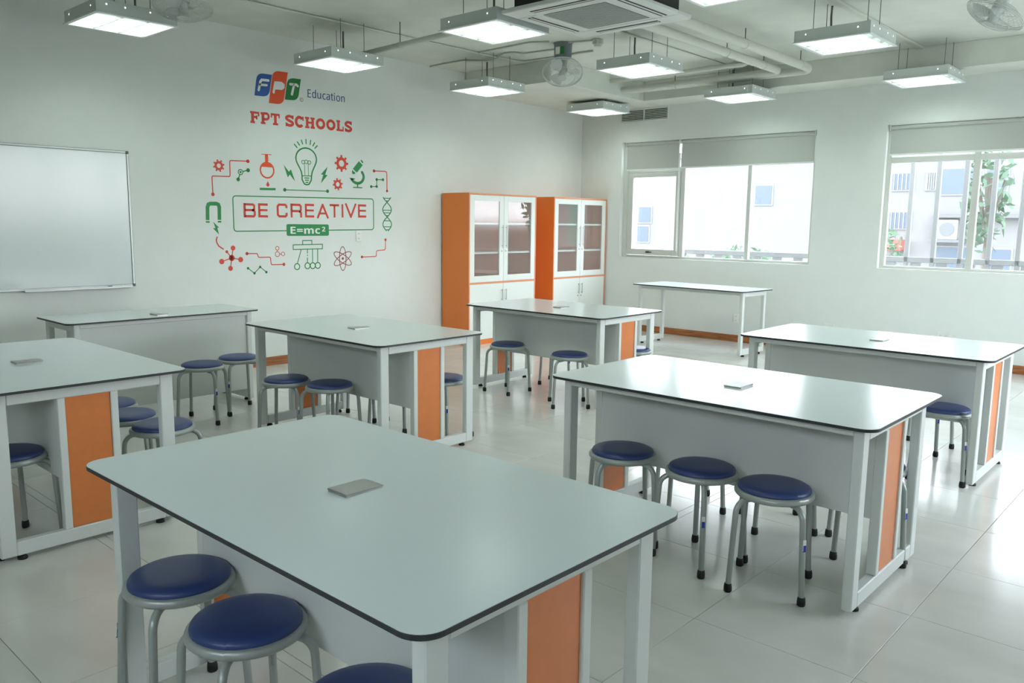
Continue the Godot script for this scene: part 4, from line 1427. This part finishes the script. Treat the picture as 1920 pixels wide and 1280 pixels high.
func fan(at: Vector3, yaw: float, pitch: float, label: String, sticker: bool) -> void:
	var o := thing("orbit_fan", label, "fan", at, 0.0, "caged orbit fans on the ceiling")
	var st := new_st()
	lathe(st, [Vector2(0, -0.15), Vector2(0.075, -0.15), Vector2(0.088, -0.13), Vector2(0.092, -0.01), Vector2(0.10, 0.0), Vector2(0, 0.0)], 24)
	obj("mount", st, M.fan_grey, o)
	if sticker:
		box_part("green_sticker", Vector3(0.035, -0.12, 0.068), Vector3(0.075, -0.05, 0.086), M.logo_green, o, 0.001)
		box_part("white_sticker", Vector3(-0.02, -0.12, 0.082), Vector3(0.03, -0.05, 0.094), M.white, o, 0.001)
	var b := Basis.from_euler(Vector3(deg_to_rad(pitch), deg_to_rad(yaw), 0))
	var t := Transform3D(b, Vector3(0, -0.235, 0) + b * Vector3(0, 0, 0.06))
	st = new_st()
	tube(st, [Vector3(0, -0.13, 0), Vector3(0, -0.17, 0), t * Vector3(0, 0, -0.11)], 0.02, 10)
	tube(st, [t * Vector3(0, 0, -0.15), t * Vector3(0, 0, -0.03)], 0.05, 18)
	obj("motor", st, M.fan_white, o)
	# wire cage: rim plus spokes of both halves
	st = new_st()
	var R := 0.205
	for e in [[R, 0.0, 0.0045], [R * 0.985, 0.012, 0.0025], [R * 0.985, -0.012, 0.0025], [R * 0.62, 0.055, 0.002], [R * 0.62, -0.055, 0.002], [0.045, 0.068, 0.003]]:
		var p := []
		for k in 41:
			var a := TAU * k / 40.0
			p.append(t * Vector3(cos(a) * e[0], sin(a) * e[0], e[1]))
		tube(st, p, e[2], 5, false)
	for k in 44:
		var a := TAU * k / 44.0
		var dd := Vector3(cos(a), sin(a), 0)
		tube(st, [t * (dd * 0.04 + Vector3(0, 0, 0.068)), t * (dd * R * 0.62 + Vector3(0, 0, 0.055)), t * (dd * R * 0.92 + Vector3(0, 0, 0.025)), t * (dd * R)], 0.0012, 4, false)
		if k % 2 == 0:
			tube(st, [t * (dd * 0.05 + Vector3(0, 0, -0.068)), t * (dd * R * 0.62 + Vector3(0, 0, -0.055)), t * (dd * R)], 0.0013, 4, false)
	obj("cage", st, M.fan_white, o)
	for k in 3:
		st = new_st()
		var n := 8
		for i in n:
			for j in 5:
				var f := func(ii: int, jj: int) -> Vector3:
					var rr := lerpf(0.035, 0.172, float(ii) / n)
					var wid := deg_to_rad(58.0) * (0.62 + 0.38 * sin(PI * ii / n))
					var a := TAU * k / 3.0 + wid * (float(jj) / 5 - 0.5)
					return t * Vector3(cos(a) * rr, sin(a) * rr, (float(jj) / 5 - 0.5) * 0.035)
				st.set_smooth_group(4)
				quad(st, f.call(i, j), f.call(i + 1, j), f.call(i + 1, j + 1), f.call(i, j + 1), b * Vector3(0, 0, 1))
				quad(st, f.call(i, j) - b.z * 0.002, f.call(i + 1, j) - b.z * 0.002, f.call(i + 1, j + 1) - b.z * 0.002, f.call(i, j + 1) - b.z * 0.002, b * Vector3(0, 0, -1))
		obj("blade", st, M.fan_blade, o)
	st = new_st()
	tube(st, [t * Vector3(0, 0, -0.03), t * Vector3(0, 0, 0.066)], 0.034, 20)
	obj("hub", st, M.fan_white, o)
	st = new_st()
	tube(st, [t * Vector3(0, 0, 0.062), t * Vector3(0, 0, 0.074)], 0.044, 20)
	obj("badge", st, M.alu, o)

# ---------------------------------------------------------------- vents and sockets
func outlet(at: Vector3, turn: float, w: float, h: float, label: String) -> void:
	var o := thing("wall_socket", label, "socket", at, turn)
	box_part("plate", Vector3(-w / 2, -h / 2, 0), Vector3(w / 2, h / 2, 0.009), M.white, o, 0.003)
	for s in [-1.0, 1.0]:
		var c := Vector3(0, s * h * 0.22, 0) if h > w else Vector3(s * w * 0.22, 0, 0)
		box_part("socket_face", c + Vector3(-0.017, -0.017, 0.009), c + Vector3(0.017, 0.017, 0.011), M.cab_white, o, 0.002)
		for x in [-0.006, 0.006]:
			box_part("slot", c + Vector3(x - 0.0015, -0.006, 0.0105), c + Vector3(x + 0.0015, 0.006, 0.0114), M.corner, o, 0.0)

func build_small_things() -> void:
	var o := thing("wall_vent", "white louvred air vent high on the window wall by the corner", "vent", Vector3(1.045, 2.93, 0))
	var st := new_st()
	var w := 0.385
	var h := 0.092
	bx(st, Vector3(-w, h - 0.022, 0), Vector3(w, h, 0.014), 0.003)
	bx(st, Vector3(-w, -h, 0), Vector3(w, -h + 0.022, 0.014), 0.003)
	bx(st, Vector3(-w, -h + 0.022, 0), Vector3(-w + 0.025, h - 0.022, 0.014), 0.003)
	bx(st, Vector3(w - 0.025, -h + 0.022, 0), Vector3(w, h - 0.022, 0.014), 0.003)
	bx(st, Vector3(-0.008, -h + 0.022, 0), Vector3(0.008, h - 0.022, 0.012), 0.001)
	obj("vent_frame", st, M.wall, o)
	box_part("vent_back", Vector3(-w + 0.02, -h + 0.02, 0.0005), Vector3(w - 0.02, h - 0.02, 0.002), M.vent_dark, o, 0.0)
	for k in 7:
		var t := Transform3D(Basis(Vector3.RIGHT, 0.75), Vector3(0, -h + 0.032 + k * 0.0213, 0.0085))
		st = new_st()
		bx(st, Vector3(-w + 0.025, -0.0015, -0.0085), Vector3(w - 0.025, 0.0015, 0.0085), 0.0005, t)
		obj("slat", st, M.wall, o)
	outlet(Vector3(0, 1.304, 3.996), PI / 2, 0.072, 0.118, "white double wall socket below the lower right of the mural's green outline")
	outlet(Vector3(2.53, 0.30, 0), 0.0, 0.072, 0.118, "white double wall socket under the bare side table by the windows")
	outlet(Vector3(4.94, 0.325, 0), 0.0, 0.118, 0.072, "wide white wall socket just above the back edge of the table by the window")
	outlet(Vector3(3.715, 0.305, 0), 0.0, 0.118, 0.072, "wide white wall socket barely showing between the side table and the window table")

# ---------------------------------------------------------------- outside
func shrub(called: String, at: Vector3, r: Vector3, n: int, m: Material, seed_: int, label: String, leaf := 0.10) -> void:
	var o := thing(called, label, "shrub", at)
	var rng := RandomNumberGenerator.new()
	rng.seed = seed_
	var st := new_st()
	for i in n:
		var d := Vector3(rng.randfn(), rng.randfn(), rng.randfn()).normalized()
		var p := d * r * (0.55 + 0.45 * rng.randf())
		p.y += r.y
		var a := Vector3(rng.randfn(), rng.randfn(), rng.randfn()).normalized()
		var b := a.cross(Vector3(rng.randfn(), rng.randfn(), rng.randfn())).normalized()
		var s := leaf * (0.6 + 0.8 * rng.randf())
		quad(st, p - a * s, p + b * s * 0.45, p + a * s, p - b * s * 0.45, a.cross(b))
	var f := obj("foliage", st, m, o)
	f.set_meta("kind", "stuff")
	st = new_st()
	tube(st, [Vector3(0, -at.y - 4.0, 0), Vector3(0.05, r.y * 0.4, 0), Vector3(0, r.y * 1.3, 0.05)], 0.05, 6)
	for k in 5:
		var a := TAU * k / 5.0
		tube(st, [Vector3(0.03, r.y * 0.3, 0), Vector3(cos(a) * r.x * 0.6, r.y * 1.2, sin(a) * r.z * 0.6)], 0.02, 5)
	obj("stem", st, M.bark, o)

func out_window(b: Node, x: float, y: float, w: float, h: float, z: float, m: Material, bars := 0) -> void:
	var f := box_part("window", Vector3(x - w / 2 - 0.05, y - h / 2 - 0.05, z - 0.05), Vector3(x + w / 2 + 0.05, y + h / 2 + 0.05, z + 0.04), M.out_white, b, 0.01)
	var g := box_mesh(Vector3(w, h, 0.03), m, 0.0)
	put("pane", g, f, Vector3(0, 0, 0.05))
	for k in bars:
		put("window_bar", box_mesh(Vector3(0.03, h, 0.03), M.out_white, 0.0), f, Vector3(-w / 2 + w * (k + 0.5) / bars, 0, 0.08))

func build_outside() -> void:
	var st := new_st()
	bx(st, Vector3(-60, -4.4, -60), Vector3(60, -4.2, 60), 0.0)
	var g := struct("ground", st, M.ground, "pale pavement between the buildings")
	g.set_meta("kind", "structure")
	# balcony slab and railing outside the windows
	st = new_st()
	bx(st, Vector3(-0.2, 0.55, -1.15), Vector3(RX + 0.2, 0.70, -0.2), 0.0)
	struct("trim_4", st, M.out_white, "concrete ledge outside the windows")
	var r := thing("railing", "white balcony railing with upright posts outside the windows", "railing", Vector3(0, 0.70, -1.0))
	box_part("top_rail", Vector3(-1.0, 0.355, -0.03), Vector3(RX, 0.42, 0.03), M.out_white, r, 0.005)
	box_part("bottom_rail", Vector3(-1.0, 0.20, -0.02), Vector3(RX, 0.25, 0.02), M.out_white, r, 0.005)
	for k in 33:
		var x := -0.9 + 0.29 * k
		box_part("baluster", Vector3(x - 0.06, 0.0, -0.02), Vector3(x + 0.06, 0.36, 0.02), M.out_white, r, 0.005)
	for k in 9:
		var x := 4.21 + 0.292 * k
		box_part("post", Vector3(x - 0.025, 0.0, -0.03), Vector3(x + 0.025, 2.4, 0.03), M.out_white, r, 0.005)
	# the opposite building
	var zf := -18.0
	var b := thing("building", "white building with grey-blue windows across the yard", "building", Vector3(0, -4.2, zf))
	box_part("wall", Vector3(-26, 0, -6), Vector3(16, 8.15, 0), M.facade, b, 0.0)
	box_part("parapet", Vector3(-26.1, 8.15, -6.1), Vector3(16.1, 8.35, 0.1), M.facade_band, b, 0.0)
	for e in [[0.45, 7.07, 0.95, 0.75], [1.55, 6.95, 0.55, 0.85], [0.55, 4.72, 0.9, 0.75], [1.75, 4.72, 0.7, 0.7], [-5.65, 6.75, 0.6, 0.65], [-10.55, 6.05, 0.55, 0.6], [-10.6, 5.3, 0.5, 0.6], [4.2, 6.9, 0.9, 0.8], [6.4, 6.9, 0.9, 0.8]]:
		out_window(b, e[0], e[1], e[2], e[3], 0.0, M.out_glass)
	for e in [[-1.05, 7.1, 0.62, 0.5], [-0.2, 7.1, 0.3, 0.5], [-1.05, 5.9, 0.62, 0.5]]:
		out_window(b, e[0], e[1], e[2], e[3], 0.0, M.out_glass, 5)
	for k in 6:
		out_window(b, 9.0 + k * 1.5, 6.2, 0.7, 3.0, 0.0, M.teal)
	box_part("ledge", Vector3(0.0, 5.98, 0), Vector3(3.2, 6.12, 0.35), M.facade_band, b, 0.01)
	box_part("awning", Vector3(-1.35, 4.95, 0), Vector3(-0.75, 5.3, 0.7), M.awning, b, 0.02)
	var ac := thing("outdoor_unit", "white outdoor air conditioner unit with a round fan on the opposite building", "air conditioner", Vector3(0.35, 1.42, zf + 0.05))
	box_part("casing", Vector3(-0.35, -0.3, 0), Vector3(0.35, 0.3, 0.3), M.out_white, ac, 0.02)
	st = new_st()
	tube(st, [Vector3(0.06, 0.02, 0.29), Vector3(0.06, 0.02, 0.32)], 0.21, 24)
	obj("fan_grille", st, M.out_grey, ac)
	box_part("bracket", Vector3(-0.45, -0.38, -0.02), Vector3(0.55, -0.3, 0.32), M.out_grey, ac, 0.005)
	shrub("shrub", Vector3(-0.2, -0.3, -13.0), Vector3(0.9, 0.95, 0.7), 520, M.leaf, 3, "tall green bush seen between the white posts of the right-hand window")
	shrub("shrub", Vector3(0.9, -0.4, -9.0), Vector3(0.45, 0.45, 0.4), 260, M.leaf, 4, "small green bush at the lower left of the right-hand window")
	shrub("shrub", Vector3(-3.4, -0.2, -12.0), Vector3(1.2, 0.55, 0.7), 420, M.leaf, 5, "green bush low at the right of the first window")
	shrub("shrub", Vector3(-5.9, -0.25, -12.0), Vector3(1.3, 0.5, 0.7), 380, M.leaf_pale, 6, "pale green bush low in the middle of the first window")
	shrub("shrub", Vector3(-8.9, -0.3, -12.0), Vector3(0.9, 0.75, 0.6), 260, M.leaf_pale, 7, "pale bush seen through the hinged window sash")
	shrub("climbing_plant", Vector3(4.55, 1.1, -3.2), Vector3(0.32, 0.85, 0.25), 300, M.leaf, 8, "leafy climbing plant hanging at the right edge of the right-hand window", 0.075)
